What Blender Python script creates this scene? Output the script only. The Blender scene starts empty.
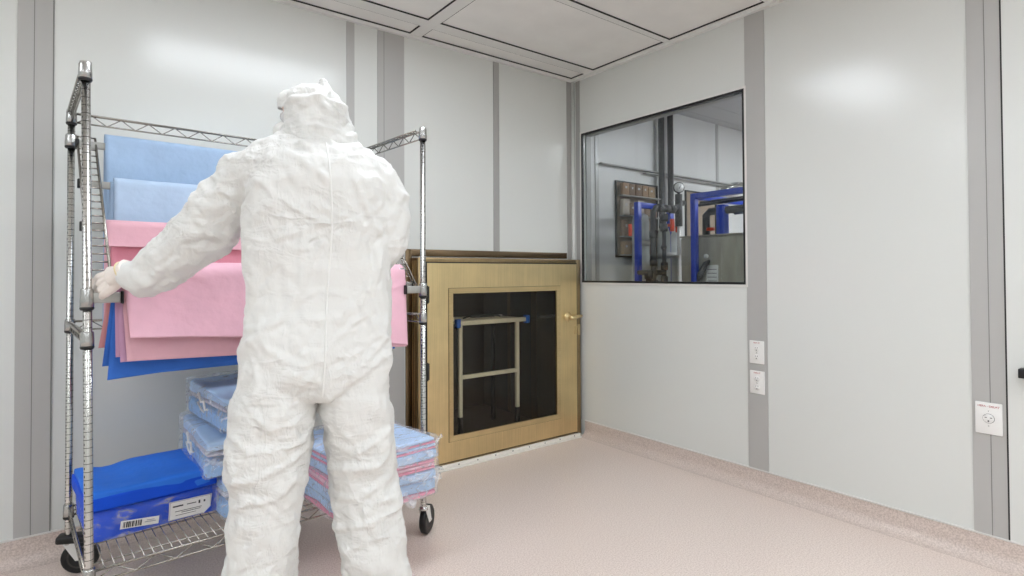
import bpy, bmesh, math, random
import numpy as np
from mathutils import Vector, Matrix, Euler
from mathutils.bvhtree import BVHTree
random.seed(7); RNG = np.random.default_rng(7)
PI = math.pi
SC = bpy.context.scene
COL = SC.collection

# ------------------------------------------------------------------ helpers
def s2l(c):
    return tuple(((v/255)/12.92 if v/255 <= .04045 else ((v/255+.055)/1.055)**2.4) for v in c) + (1,)

class MB:
    """collects shapes into one mesh"""
    def __init__(s): s.v = []; s.f = []; s.sm = []
    def add(s, vs, fs, smooth=False):
        o = len(s.v); s.v += [tuple(v) for v in vs]
        s.f += [tuple(i+o for i in f) for f in fs]; s.sm += [smooth]*len(fs)
        return s
    def box(s, x0, x1, y0, y1, z0, z1, M=None):
        vs = [Vector((x, y, z)) for z in (z0, z1) for y in (y0, y1) for x in (x0, x1)]
        if M: vs = [M @ v for v in vs]
        return s.add(vs, [(0,2,3,1),(4,5,7,6),(0,1,5,4),(2,6,7,3),(0,4,6,2),(1,3,7,5)])
    def bbox(s, x0, x1, y0, y1, z0, z1, b=.004, seg=2, M=None):
        bm = bmesh.new(); bmesh.ops.create_cube(bm, size=1)
        for v in bm.verts:
            v.co = Vector(((x0+x1)/2+v.co.x*(x1-x0), (y0+y1)/2+v.co.y*(y1-y0), (z0+z1)/2+v.co.z*(z1-z0)))
        bmesh.ops.bevel(bm, geom=list(bm.edges), offset=b, segments=seg, affect='EDGES', profile=.5)
        vs = [M @ v.co if M else v.co.copy() for v in bm.verts]
        bm.verts.index_update()
        fs = [tuple(v.index for v in f.verts) for f in bm.faces]; bm.free()
        return s.add(vs, fs, True)
    def tube(s, pts, r, seg=8, cap=True, smooth=True):
        pts = [Vector(q) for q in pts]; n = len(pts)
        rs = r if isinstance(r, (list, tuple)) else [r]*n
        rings = []; up = None
        for i, q in enumerate(pts):
            t = (pts[min(i+1, n-1)]-pts[max(i-1, 0)])
            if t.length < 1e-9: t = Vector((0, 0, 1))
            t.normalize()
            if up is None:
                up = Vector((0, 0, 1)) if abs(t.z) < .9 else Vector((0, 1, 0))
            a = t.cross(up)
            if a.length < 1e-4: a = t.cross(Vector((1, .2, .1)))
            a.normalize(); b = a.cross(t).normalized(); up = b
            for k in range(seg):
                g = 2*PI*k/seg
                rings.append(q+(a*math.cos(g)+b*math.sin(g))*rs[i])
        fs = []
        for i in range(n-1):
            for k in range(seg):
                k2 = (k+1) % seg
                fs.append((i*seg+k, i*seg+k2, (i+1)*seg+k2, (i+1)*seg+k))
        if cap:
            fs.append(tuple(reversed(range(seg)))); fs.append(tuple((n-1)*seg+k for k in range(seg)))
        return s.add(rings, fs, smooth)
    def lathe(s, prof, axis_o=(0, 0, 0), seg=20, M=None, close=True):
        """prof = [(r,z)...] about z"""
        vs = []; fs = []; n = len(prof)
        for r, z in prof:
            for k in range(seg):
                g = 2*PI*k/seg
                v = Vector((r*math.cos(g), r*math.sin(g), z))+Vector(axis_o)
                vs.append(M @ v if M else v)
        for i in range(n-1):
            for k in range(seg):
                k2 = (k+1) % seg
                fs.append((i*seg+k, i*seg+k2, (i+1)*seg+k2, (i+1)*seg+k))
        if close:
            fs.append(tuple(reversed(range(seg)))); fs.append(tuple((n-1)*seg+k for k in range(seg)))
        return s.add(vs, fs, True)
    def grid(s, fn, nu, nv):
        vs = [fn(i/(nu-1), j/(nv-1)) for j in range(nv) for i in range(nu)]
        fs = [(j*nu+i, j*nu+i+1, (j+1)*nu+i+1, (j+1)*nu+i) for j in range(nv-1) for i in range(nu-1)]
        return s.add(vs, fs, True)
    def mesh(s, name):
        me = bpy.data.meshes.new(name); me.from_pydata([tuple(v) for v in s.v], [], s.f)
        me.polygons.foreach_set('use_smooth', s.sm); me.update()
        return me
    def obj(s, name, mat, parent=None, loc=None, rot=None):
        o = bpy.data.objects.new(name, s.mesh(name)); COL.objects.link(o)
        if mat: o.data.materials.append(mat)
        if parent: o.parent = parent
        if loc is not None: o.location = loc
        if rot is not None: o.rotation_euler = rot if hasattr(rot, '__len__') else (0, 0, rot)
        return o

def sharp(o, deg=35):
    try:
        o.data.set_sharp_from_angle(angle=math.radians(deg))
    except Exception: pass
    return o
def tag(o, label, cat, group=None):
    o['label'] = label; o['category'] = cat
    if group: o['group'] = group
    return o
def empty(name, loc, rz=0, label=None, cat=None, group=None):
    o = bpy.data.objects.new(name, None); COL.objects.link(o); o.empty_display_size = .1
    o.location = loc; o.rotation_euler = (0, 0, rz)
    if label: tag(o, label, cat, group)
    return o
def struct(o): o['kind'] = 'structure'; return o
def copy_tree(o, parent=None):
    c = o.copy(); COL.objects.link(c)
    if parent: c.parent = parent
    for ch in list(o.children): copy_tree(ch, c)
    return c

# value noise
_H = RNG.random((64, 64, 64))
def vnoise(P):
    P = np.asarray(P, float); i = np.floor(P).astype(int); f = P-i; f = f*f*(3-2*f); i %= 64; j = (i+1) % 64
    r = 0
    for dx in (0, 1):
        for dy in (0, 1):
            for dz in (0, 1):
                w = (f[:, 0] if dx else 1-f[:, 0])*(f[:, 1] if dy else 1-f[:, 1])*(f[:, 2] if dz else 1-f[:, 2])
                r = r+w*_H[(j if dx else i)[:, 0], (j if dy else i)[:, 1], (j if dz else i)[:, 2]]
    return r*2-1
def n1(x, y, z=0.): return float(vnoise([[x, y, z]])[0])

# ------------------------------------------------------------------ materials
def newmat(name):
    m = bpy.data.materials.new(name); m.use_nodes = True
    nt = m.node_tree; b = nt.nodes['Principled BSDF']
    return m, nt, b
def mat(name, col, rough=.5, metal=0., noise=0., nscale=20., bump=0., bscale=60., spec=.5, sheen=0., coat=0., stretch=None):
    m, nt, b = newmat(name); c = s2l(col)
    b.inputs['Base Color'].default_value = c; b.inputs['Roughness'].default_value = rough
    b.inputs['Metallic'].default_value = metal; b.inputs['Specular IOR Level'].default_value = spec
    if coat: b.inputs['Coat Weight'].default_value = coat; b.inputs['Coat Roughness'].default_value = .1
    tc = nt.nodes.new('ShaderNodeTexCoord'); src = tc.outputs['Object']
    if stretch:
        mp = nt.nodes.new('ShaderNodeMapping'); mp.inputs['Scale'].default_value = stretch
        nt.links.new(src, mp.inputs['Vector']); src = mp.outputs['Vector']
    if noise:
        n = nt.nodes.new('ShaderNodeTexNoise'); n.inputs['Scale'].default_value = nscale; n.inputs['Detail'].default_value = 5
        nt.links.new(src, n.inputs['Vector'])
        mx = nt.nodes.new('ShaderNodeMix'); mx.data_type = 'RGBA'
        mx.inputs['A'].default_value = tuple(v*(1-noise) for v in c[:3])+(1,)
        mx.inputs['B'].default_value = tuple(min(1, v*(1+noise)) for v in c[:3])+(1,)
        rp = nt.nodes.new('ShaderNodeMapRange'); rp.inputs['From Min'].default_value = .3; rp.inputs['From Max'].default_value = .7
        nt.links.new(n.outputs['Fac'], rp.inputs['Value']); nt.links.new(rp.outputs['Result'], mx.inputs['Factor'])
        nt.links.new(mx.outputs['Result'], b.inputs['Base Color'])
    if bump:
        n2 = nt.nodes.new('ShaderNodeTexNoise'); n2.inputs['Scale'].default_value = bscale; n2.inputs['Detail'].default_value = 6
        nt.links.new(src, n2.inputs['Vector'])
        bp = nt.nodes.new('ShaderNodeBump'); bp.inputs['Strength'].default_value = bump; bp.inputs['Distance'].default_value = .01
        nt.links.new(n2.outputs['Fac'], bp.inputs['Height']); nt.links.new(bp.outputs['Normal'], b.inputs['Normal'])
    return m
def emis(name, col, st):
    m, nt, b = newmat(name); b.inputs['Base Color'].default_value = s2l(col)
    b.inputs['Emission Color'].default_value = s2l(col); b.inputs['Emission Strength'].default_value = st
    return m
def glassmat(name, tint=(255, 255, 255), rough=0., refl=1.0, ior=1.45):
    m = bpy.data.materials.new(name); m.use_nodes = True; nt = m.node_tree; nt.nodes.clear()
    out = nt.nodes.new('ShaderNodeOutputMaterial'); mx = nt.nodes.new('ShaderNodeMixShader')
    t = nt.nodes.new('ShaderNodeBsdfTransparent'); t.inputs['Color'].default_value = s2l(tint)
    g = nt.nodes.new('ShaderNodeBsdfGlossy'); g.inputs['Roughness'].default_value = rough
    fr = nt.nodes.new('ShaderNodeLayerWeight'); fr.inputs['Blend'].default_value = .5
    pw = nt.nodes.new('ShaderNodeMath'); pw.operation = 'POWER'; pw.inputs[1].default_value = 5; nt.links.new(fr.outputs['Facing'], pw.inputs[0])
    ma = nt.nodes.new('ShaderNodeMath'); ma.operation = 'MULTIPLY_ADD'; ma.inputs[1].default_value = .9; ma.inputs[2].default_value = refl*.045; nt.links.new(pw.outputs[0], ma.inputs[0])
    nt.links.new(ma.outputs[0], mx.inputs['Fac']); nt.links.new(t.outputs[0], mx.inputs[1]); nt.links.new(g.outputs[0], mx.inputs[2])
    nt.links.new(mx.outputs[0], out.inputs['Surface'])
    return m
def plasticfilm(name, haze=.18, rough=.12):
    """clear crinkled polythene: transparent, a little milky, glossy creases"""
    m = bpy.data.materials.new(name); m.use_nodes = True; nt = m.node_tree; b = nt.nodes['Principled BSDF']
    out = nt.nodes['Material Output']
    b.inputs['Base Color'].default_value = s2l((238, 242, 248)); b.inputs['Roughness'].default_value = rough
    b.inputs['Specular IOR Level'].default_value = .5
    tr = nt.nodes.new('ShaderNodeBsdfTransparent'); mx = nt.nodes.new('ShaderNodeMixShader')
    tc = nt.nodes.new('ShaderNodeTexCoord')
    mp = nt.nodes.new('ShaderNodeMapping'); mp.inputs['Rotation'].default_value = (.4, .3, .7); mp.inputs['Scale'].default_value = (1, 3, 2)
    nt.links.new(tc.outputs['Object'], mp.inputs['Vector'])
    n = nt.nodes.new('ShaderNodeTexNoise'); n.inputs['Scale'].default_value = 14; n.inputs['Detail'].default_value = 5; n.inputs['Distortion'].default_value = 1.2
    nt.links.new(mp.outputs[0], n.inputs['Vector'])
    bp = nt.nodes.new('ShaderNodeBump'); bp.inputs['Strength'].default_value = .6; bp.inputs['Distance'].default_value = .015
    nt.links.new(n.outputs['Fac'], bp.inputs['Height']); nt.links.new(bp.outputs[0], b.inputs['Normal'])
    rp = nt.nodes.new('ShaderNodeMapRange'); rp.inputs['From Min'].default_value = .52; rp.inputs['From Max'].default_value = .72
    rp.inputs['To Min'].default_value = haze; rp.inputs['To Max'].default_value = min(1, haze+.35)
    nt.links.new(n.outputs['Fac'], rp.inputs['Value'])
    nt.links.new(rp.outputs[0], mx.inputs['Fac']); nt.links.new(tr.outputs[0], mx.inputs[1]); nt.links.new(b.outputs[0], mx.inputs[2])
    nt.links.new(mx.outputs[0], out.inputs['Surface'])
    return m

def floor_mat(nm='vinyl_floor', lo=(204, 186, 176), hi=(234, 220, 211)):
    m, nt, b = newmat(nm)
    tc = nt.nodes.new('ShaderNodeTexCoord')
    n = nt.nodes.new('ShaderNodeTexNoise'); n.inputs['Scale'].default_value = 160; n.inputs['Detail'].default_value = 3
    v = nt.nodes.new('ShaderNodeTexVoronoi'); v.inputs['Scale'].default_value = 210
    nt.links.new(tc.outputs['Object'], n.inputs['Vector']); nt.links.new(tc.outputs['Object'], v.inputs['Vector'])
    r = nt.nodes.new('ShaderNodeValToRGB')
    r.color_ramp.elements[0].position = .32; r.color_ramp.elements[0].color = s2l(lo)
    r.color_ramp.elements[1].position = .62; r.color_ramp.elements[1].color = s2l(hi)
    nt.links.new(n.outputs['Fac'], r.inputs['Fac'])
    mx = nt.nodes.new('ShaderNodeMix'); mx.data_type = 'RGBA'; mx.inputs['B'].default_value = s2l((240, 228, 220))
    rr = nt.nodes.new('ShaderNodeMapRange'); rr.inputs['From Min'].default_value = .25; rr.inputs['From Max'].default_value = .12
    rr.inputs['To Max'].default_value = .35
    nt.links.new(v.outputs['Distance'], rr.inputs['Value']); nt.links.new(rr.outputs[0], mx.inputs['Factor'])
    nt.links.new(r.outputs[0], mx.inputs['A']); nt.links.new(mx.outputs['Result'], b.inputs['Base Color'])
    b.inputs['Roughness'].default_value = .34; b.inputs['Specular IOR Level'].default_value = .4
    n3 = nt.nodes.new('ShaderNodeTexNoise'); n3.inputs['Scale'].default_value = 90
    nt.links.new(tc.outputs['Object'], n3.inputs['Vector'])
    bp = nt.nodes.new('ShaderNodeBump'); bp.inputs['Strength'].default_value = .15; bp.inputs['Distance'].default_value = .004
    nt.links.new(n3.outputs['Fac'], bp.inputs['Height']); nt.links.new(bp.outputs[0], b.inputs['Normal'])
    return m

def suit_mat():
    m, nt, b = newmat('white_coverall_fabric')
    b.inputs['Base Color'].default_value = s2l((224, 224, 221)); b.inputs['Roughness'].default_value = .48
    b.inputs['Specular IOR Level'].default_value = .35
    try: b.inputs['Subsurface Weight'].default_value = 0
    except Exception: pass
    tc = nt.nodes.new('ShaderNodeTexCoord')
    def ridge(scale, dist, rot, sc):
        mp = nt.nodes.new('ShaderNodeMapping'); mp.inputs['Rotation'].default_value = rot; mp.inputs['Scale'].default_value = sc
        nt.links.new(tc.outputs['Object'], mp.inputs['Vector'])
        n = nt.nodes.new('ShaderNodeTexNoise'); n.inputs['Scale'].default_value = scale; n.inputs['Detail'].default_value = 3; n.inputs['Distortion'].default_value = dist
        nt.links.new(mp.outputs[0], n.inputs['Vector'])
        a = nt.nodes.new('ShaderNodeMath'); a.operation = 'SUBTRACT'; a.inputs[1].default_value = .5; nt.links.new(n.outputs['Fac'], a.inputs[0])
        c = nt.nodes.new('ShaderNodeMath'); c.operation = 'ABSOLUTE'; nt.links.new(a.outputs[0], c.inputs[0])
        d = nt.nodes.new('ShaderNodeMath'); d.operation = 'MINIMUM'; d.inputs[1].default_value = .13; nt.links.new(c.outputs[0], d.inputs[0])
        return d
    r1 = ridge(8, .5, (.5, 1.0, .3), (1, 1, 2.2)); r2 = ridge(17, .4, (.9, -.5, -.4), (2.2, 1, 1))
    ad = nt.nodes.new('ShaderNodeMath'); ad.operation = 'MULTIPLY_ADD'; ad.inputs[1].default_value = .45
    nt.links.new(r2.outputs[0], ad.inputs[0]); nt.links.new(r1.outputs[0], ad.inputs[2])
    bp = nt.nodes.new('ShaderNodeBump'); bp.inputs['Strength'].default_value = 1.0; bp.inputs['Distance'].default_value = .030; bp.invert = True
    nm = nt.nodes.new('ShaderNodeTexNoise'); nm.inputs['Scale'].default_value = 5; nt.links.new(tc.outputs['Object'], nm.inputs['Vector'])
    mr = nt.nodes.new('ShaderNodeMapRange'); mr.inputs['From Min'].default_value = .38; mr.inputs['From Max'].default_value = .62; mr.inputs['To Min'].default_value = .15
    nt.links.new(nm.outputs['Fac'], mr.inputs['Value'])
    ml = nt.nodes.new('ShaderNodeMath'); ml.operation = 'MULTIPLY'; nt.links.new(ad.outputs[0], ml.inputs[0])
    sx = nt.nodes.new('ShaderNodeSeparateXYZ'); nt.links.new(tc.outputs['Object'], sx.inputs[0])
    a1 = nt.nodes.new('ShaderNodeMath'); a1.operation = 'SUBTRACT'; a1.inputs[1].default_value = 1.12; nt.links.new(sx.outputs['Z'], a1.inputs[0])
    a2 = nt.nodes.new('ShaderNodeMath'); a2.operation = 'ABSOLUTE'; nt.links.new(a1.outputs[0], a2.inputs[0])
    a3 = nt.nodes.new('ShaderNodeMapRange'); a3.inputs['From Min'].default_value = .08; a3.inputs['From Max'].default_value = .24; a3.inputs['To Min'].default_value = .3; nt.links.new(a2.outputs[0], a3.inputs['Value'])
    a4 = nt.nodes.new('ShaderNodeMath'); a4.operation = 'MULTIPLY'; nt.links.new(mr.outputs[0], a4.inputs[0]); nt.links.new(a3.outputs[0], a4.inputs[1])
    nt.links.new(a4.outputs[0], ml.inputs[1])
    nt.links.new(ml.outputs[0], bp.inputs['Height']); nt.links.new(bp.outputs[0], b.inputs['Normal'])
    return m

def steel_mat(name, col, rough=.3, vert=True, var=.12):
    m, nt, b = newmat(name); c = s2l(col)
    b.inputs['Metallic'].default_value = 1; b.inputs['Roughness'].default_value = rough
    tc = nt.nodes.new('ShaderNodeTexCoord'); mp = nt.nodes.new('ShaderNodeMapping')
    mp.inputs['Scale'].default_value = (260, 260, 3) if vert else (3, 260, 260)
    nt.links.new(tc.outputs['Object'], mp.inputs['Vector'])
    n = nt.nodes.new('ShaderNodeTexNoise'); n.inputs['Scale'].default_value = 1; n.inputs['Detail'].default_value = 4
    nt.links.new(mp.outputs[0], n.inputs['Vector'])
    n2 = nt.nodes.new('ShaderNodeTexNoise'); n2.inputs['Scale'].default_value = 5; n2.inputs['Detail'].default_value = 5
    nt.links.new(tc.outputs['Object'], n2.inputs['Vector'])
    ml = nt.nodes.new('ShaderNodeMath'); ml.operation = 'MULTIPLY_ADD'; ml.inputs[1].default_value = .5
    nt.links.new(n.outputs['Fac'], ml.inputs[0])
    h = nt.nodes.new('ShaderNodeMath'); h.operation = 'MULTIPLY'; h.inputs[1].default_value = .5; nt.links.new(n2.outputs['Fac'], h.inputs[0])
    nt.links.new(h.outputs[0], ml.inputs[2])
    mx = nt.nodes.new('ShaderNodeMix'); mx.data_type = 'RGBA'
    mx.inputs['A'].default_value = tuple(v*(1-var) for v in c[:3])+(1,); mx.inputs['B'].default_value = tuple(min(1, v*(1+var)) for v in c[:3])+(1,)
    rp = nt.nodes.new('ShaderNodeMapRange'); rp.inputs['From Min'].default_value = .35; rp.inputs['From Max'].default_value = .65
    nt.links.new(ml.outputs[0], rp.inputs['Value']); nt.links.new(rp.outputs[0], mx.inputs['Factor'])
    nt.links.new(mx.outputs['Result'], b.inputs['Base Color'])
    bp = nt.nodes.new('ShaderNodeBump'); bp.inputs['Strength'].default_value = .06; bp.inputs['Distance'].default_value = .002
    nt.links.new(n.outputs['Fac'], bp.inputs['Height']); nt.links.new(bp.outputs[0], b.inputs['Normal'])
    return m

def post_mat():
    """chrome tube, a black slot every inch on two sides"""
    m, nt, b = newmat('chrome_slotted_post')
    b.inputs['Metallic'].default_value = 1; b.inputs['Roughness'].default_value = .22
    tc = nt.nodes.new('ShaderNodeTexCoord'); sp = nt.nodes.new('ShaderNodeSeparateXYZ'); nt.links.new(tc.outputs['Object'], sp.inputs[0])
    def mth(op, a, bb=None):
        n = nt.nodes.new('ShaderNodeMath'); n.operation = op
        for i, q in enumerate((a, bb)):
            if q is None: continue
            if isinstance(q, (int, float)): n.inputs[i].default_value = q
            else: nt.links.new(q, n.inputs[i])
        return n.outputs[0]
    z = mth('FRACT', mth('DIVIDE', sp.outputs['Z'], .0254))
    zz = mth('LESS_THAN', mth('ABSOLUTE', mth('SUBTRACT', z, .5)), .15)
    ring = mth('MULTIPLY', mth('LESS_THAN', z, .09), .75)
    ang = mth('ARCTAN2', sp.outputs['Y'], sp.outputs['X'])
    sl = mth('LESS_THAN', mth('ABSOLUTE', mth('SUBTRACT', mth('ABSOLUTE', ang), 2.60)), .14)
    fac = mth('MAXIMUM', mth('MULTIPLY', zz, sl), ring)
    mx = nt.nodes.new('ShaderNodeMix'); mx.data_type = 'RGBA'
    mx.inputs['A'].default_value = s2l((205, 204, 200)); mx.inputs['B'].default_value = s2l((25, 25, 30))
    nt.links.new(fac, mx.inputs['Factor']); nt.links.new(mx.outputs['Result'], b.inputs['Base Color'])
    return m

M_wall = mat('white_wall_panel', (217, 219, 215), rough=.19, spec=.5, bump=.02, bscale=25)
M_strip = mat('grey_joint_strip', (178, 177, 174), rough=.28, spec=.6)
M_strip2 = mat('grey_joint_strip_dark', (164, 163, 160), rough=.35)
M_seam = mat('dark_gap', (40, 40, 40), rough=.6)
M_black = mat('black_rubber', (16, 16, 17), rough=.45)
M_ceil = mat('ceiling_panel', (236, 235, 231), rough=.55, noise=.03, nscale=6)
M_grid = mat('white_ceiling_grid', (228, 228, 224), rough=.4)
M_floor = floor_mat(); M_cove = floor_mat('vinyl_coving', (188, 172, 163), (218, 204, 195))
M_suit = suit_mat()
M_alum = mat('white_aluminium_trim', (220, 218, 214), rough=.35, metal=.0)
M_sill = mat('pale_metal_sill', (238, 234, 226), rough=.35, metal=.0)
M_steel = steel_mat('warm_brushed_steel', (224, 202, 154), .33, True, .12)
M_steelh = steel_mat('warm_brushed_steel_flat', (212, 190, 144), .3, False, .14)
M_steelm = steel_mat('mid_brown_steel', (158, 138, 104), .3, True, .2)
M_steeld = steel_mat('dark_brushed_steel', (120, 102, 80), .3, True, .2)
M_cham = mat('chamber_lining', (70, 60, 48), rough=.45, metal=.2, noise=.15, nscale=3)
M_glass = glassmat('window_glass', (243, 246, 246), 0, ior=1.5)
M_dglass = glassmat('tinted_door_glass', (246, 244, 238), 0, refl=.5)
M_chrome = mat('chrome', (200, 199, 196), rough=.2, metal=1)
M_wire = mat('chrome_wire', (168, 163, 155), rough=.26, metal=1)
M_clamp = mat('cast_metal_clamp', (180, 180, 178), rough=.26, metal=.95)
M_post = post_mat()
M_sat = mat('satin_bar', (172, 172, 168), rough=.38, metal=.6)
M_white = mat('white_plastic', (234, 233, 230), rough=.35)
M_red = mat('red_print', (176, 60, 55), rough=.5)
M_ink = mat('black_print', (35, 35, 40), rough=.5)
M_greyink = mat('grey_print', (150, 155, 165), rough=.5)
def cloth(n, c, r=.75): return mat(n, c, rough=r, noise=.05, nscale=9, bump=.25, bscale=35, spec=.25)
M_lblue = cloth('light_blue_wrap', (158, 182, 210)); M_lblue2 = cloth('pale_blue_wrap', (174, 195, 218))
M_pink = cloth('pink_wrap', (230, 182, 197)); M_pink2 = cloth('soft_pink_wrap', (222, 174, 185)); M_rose = cloth('rose_wrap', (226, 150, 166))
M_lilac = cloth('mauve_wrap', (200, 156, 186)); M_dblue = cloth('mid_blue_wrap', (60, 114, 204)); M_salmon = cloth('salmon_wrap', (214, 150, 152))
M_royal = cloth('royal_blue_wrap', (46, 118, 226), .65)
M_royal2 = cloth('deep_blue_wrap', (16, 80, 214), .65)
M_film = plasticfilm('clear_plastic_film', .05, .1)
M_film2 = plasticfilm('crinkled_plastic_bag', .2, .12)
M_glove = mat('latex_glove', (232, 222, 214), rough=.42, bump=.3, bscale=40)
M_gcuff = mat('glove_bead', (225, 208, 165), rough=.45)
M_skin = mat('skin', (205, 160, 132), rough=.5)
M_lamp = emis('ceiling_light', (240, 247, 255), 9.8)

# ------------------------------------------------------------------ camera
cam = bpy.data.cameras.new('camera'); co = bpy.data.objects.new('camera', cam); COL.objects.link(co)
rx = Vector((0.792889664, -0.609347415, -0.00465914)); uy = Vector((-0.00580125, -0.01519376, 0.99986774)); ax = Vector((0.60933761, 0.79275777, 0.01558195))
mw = Matrix.Identity(4)
for i in range(3): mw[i][0] = rx[i]; mw[i][1] = uy[i]; mw[i][2] = -ax[i]
mw.translation = Vector((-3.0321148, -3.1662411, 1.2174467)); co.matrix_world = mw
cam.sensor_width = 36; cam.lens = 566.98946*36/1024; cam.shift_y = -23.38787/1024; cam.clip_start = .05
SC.camera = co

# ------------------------------------------------------------------ the room
XW, YW, H = -6.0, -6.2, 2.70
def wallbox(m, *a): m.box(*a)
# floor
m = MB(); m.box(XW-.1, 4.2, YW-.1, 1.3, -.08, 0); struct(m.obj('floor', M_floor))
# coved skirting of the same vinyl
def cove(name, pts_fn, L):
    m = MB(); prof = [(0, .112), (.004, .112), (.004, .055)]
    R = .055
    for k in range(1, 9):
        g = k/8*PI/2; prof.append((.004+R*(1-math.cos(g)), R*(1-math.sin(g))+.0006))
    prof.append((0, .0005))
    n = len(prof); vs = [pts_fn(t, a, z) for t in (0, L) for a, z in prof]
    fs = [(i, i+1, n+i+1, n+i) for i in range(n-1)]
    m.add(vs, fs, True); o = m.obj(name, M_cove)
    bm = bmesh.new(); bm.from_mesh(o.data); bmesh.ops.recalc_face_normals(bm, faces=bm.faces); bm.to_mesh(o.data); bm.free()
    return struct(sharp(o, 50))
cove('baseboard_right', lambda t, a, z: (-a, -.115-t, z), 6.0)
cove('baseboard_back', lambda t, a, z: (-1.44-t, -a, z), 4.5)
# thin cap bead on the cove
m = MB(); m.box(-.008, 0, -6.1, -.115, .112, .119); struct(m.obj('trim_right_bead', M_alum))
m = MB(); m.box(-5.9, -1.44, -.008, 0, .112, .119); struct(m.obj('trim_back_bead', M_alum))
# right wall with window opening
wy0, wy1, wz0, wz1 = -1.417, -.084, 1.150, 2.275
m = MB()
m.box(0, .10, YW, wy0, 0, H+.1); m.box(0, .10, wy1, .07, 0, H+.1)
m.box(0, .10, wy0, wy1, 0, wz0); m.box(0, .10, wy0, wy1, wz1, H+.1)
struct(m.obj('wall_right', M_wall))
# back wall with pass-through opening
m = MB()
m.box(XW, -1.335, 0, .07, 0, H+.1); m.box(-.07, 0, 0, .07, 0, H+.1)
m.box(-1.335, -.07, 0, .07, 1.29, H+.1); m.box(-1.335, -.07, 0, .07, 0, .03)
struct(m.obj('wall_back', M_wall))
m = MB(); m.box(XW-.1, XW, YW, .07, 0, H+.1); struct(m.obj('wall_left', M_wall))
m = MB(); m.box(XW-.1, .1, YW-.1, YW, 0, H+.1); struct(m.obj('wall_front', M_wall))
# ceiling slab above the grid
m = MB(); m.box(XW-.1, .0, YW-.1, .0, H+.03, H+.08); struct(m.obj('ceiling', M_ceil))
# grid: tiles, bars, black gaskets
xs = [(-1.325-1.37*k-(.085 if 0 else 0)) for k in range(1)]
tx = [(-1.325, -.045)]
x1 = -1.41
while x1 > XW+.1:
    x0 = max(x1-1.285, XW+.02); tx.append((x0, x1)); x1 = x0-.085
ty = [(-.165, -.032)]; y1 = -.262; first = True
while y1 > YW+.1:
    y0 = max(y1-.625, YW+.02); ty.append((y0, y1)); y1 = y0-.05
mt = MB(); mg = MB(); mb = MB()
light_tiles = []
for i, (a, b) in enumerate(tx):
    for j, (c, d) in enumerate(ty):
        if (i % 2 == 1 and j in (2, 5, 8)) or (i == 0 and j in (6,)): light_tiles.append((a, b, c, d))  # light in the column along the right wall is added, unseen, to brighten it
        else: mt.box(a, b, c, d, H+.008, H+.029)
        g = .004
        for q in ((a-g, a+.001, c-g, d+g), (b-.001, b+g, c-g, d+g), (a, b, c-g, c+.001), (a, b, d-.001, d+g)):
            mg.box(*q, H+.0005, H+.028)
# grid bars fill everything between tiles
bx = [(-.045+.004, 0)] + [(tx[i+1][1]+.004, tx[i][0]-.004) for i in range(len(tx)-1)]
for a, b in bx: mb.box(a, b, YW, 0, H-.001, H+.026)
by = [(-.028, 0)] + [(ty[j+1][1]+.004, ty[j][0]-.004) for j in range(len(ty)-1)]
for c, d in by:
    for i, (a, b) in enumerate(tx): mb.box(a-.0035, b+.0035, c, d, H-.0012, H+.026)
struct(mt.obj('ceiling_panel_field', M_ceil)); struct(mg.obj('trim_ceiling_gasket', M_seam)); struct(mb.obj('trim_ceiling_grid', M_grid))
for k, (a, b, c, d) in enumerate(light_tiles):
    t = empty('ceiling_light', ((a+b)/2, (c+d)/2, H+.028), 0,
        ['recessed white ceiling light panel over the wire cart and worker', 'recessed white ceiling light panel'][min(k, 1)]+('' if k == 0 else ' out of view number'), 'ceiling light', 'recessed ceiling lights')
    t['label'] = 'flat white lit panel recessed in the cleanroom ceiling grid'
    w, dd = (b-a)/2, (d-c)/2
    q = MB(); q.box(-w, w, -dd, dd, -.014, -.002); q.obj('diffuser', M_lamp, t)
    q = MB()
    for bb in ((-w, -w+.02, -dd, dd), (w-.02, w, -dd, dd), (-w+.02, w-.02, -dd, -dd+.02), (-w+.02, w-.02, dd-.02, dd)): q.box(*bb, -.018, -.014)
    q.obj('frame', M_grid, t)
# cornice
m = MB(); m.box(-.03, 0, YW, 0, 2.682, H); m.box(XW, -.03, -.03, 0, 2.682, H); struct(m.obj('trim_cornice', M_grid))
# corner profile
m = MB(); m.tube([(-.012, -.012, .1), (-.012, -.012, 2.682)], .014, 16); struct(m.obj('trim_corner', M_wall))
# vertical joint strips
def strip_back(n, x0, x1, mm, zb=.112, zt=2.682, th=.004, seam=None):
    m = MB(); m.box(x0, x1, -th, 0, zb, zt); o = struct(m.obj('trim_%d' % n, mm))
    if seam is not None:
        m = MB(); m.box(seam-.0015, seam+.0015, -th-.0004, -th+.001, zb, zt); struct(m.obj('trim_%d_seam' % n, M_seam_soft))
M_seam_soft = mat('soft_grey_seam', (128, 127, 124), rough=.5)
strip_back(1, -.066, -.020, M_strip2); strip_back(2, -.757, -.708, M_strip2, zb=1.372)
strip_back(3, -1.610, -1.434, M_strip, seam=-1.568); strip_back(4, -1.800, -1.753, M_strip)
strip_back(5, -3.235, -3.118, M_strip, seam=-3.180)
m = MB(); m.box(-3.118, -3.1135, -.005, 0, .112, 2.682); struct(m.obj('trim_5_edge', M_seam_soft))
m = MB(); m.box(-4.62, -4.45, -.004, 0, .112, 2.682); struct(m.obj('trim_6', M_strip))
def strip_right(n, y0, y1, mm, seam=None):
    m = MB(); m.box(-.004, 0, y0, y1, .119, 2.682); struct(m.obj('trim_%d' % n, mm))
    if seam is not None:
        m = MB(); m.box(-.0046, -.003, seam-.0015, seam+.0015, .119, 2.682); struct(m.obj('trim_%d_seam' % n, M_seam_soft))
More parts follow.
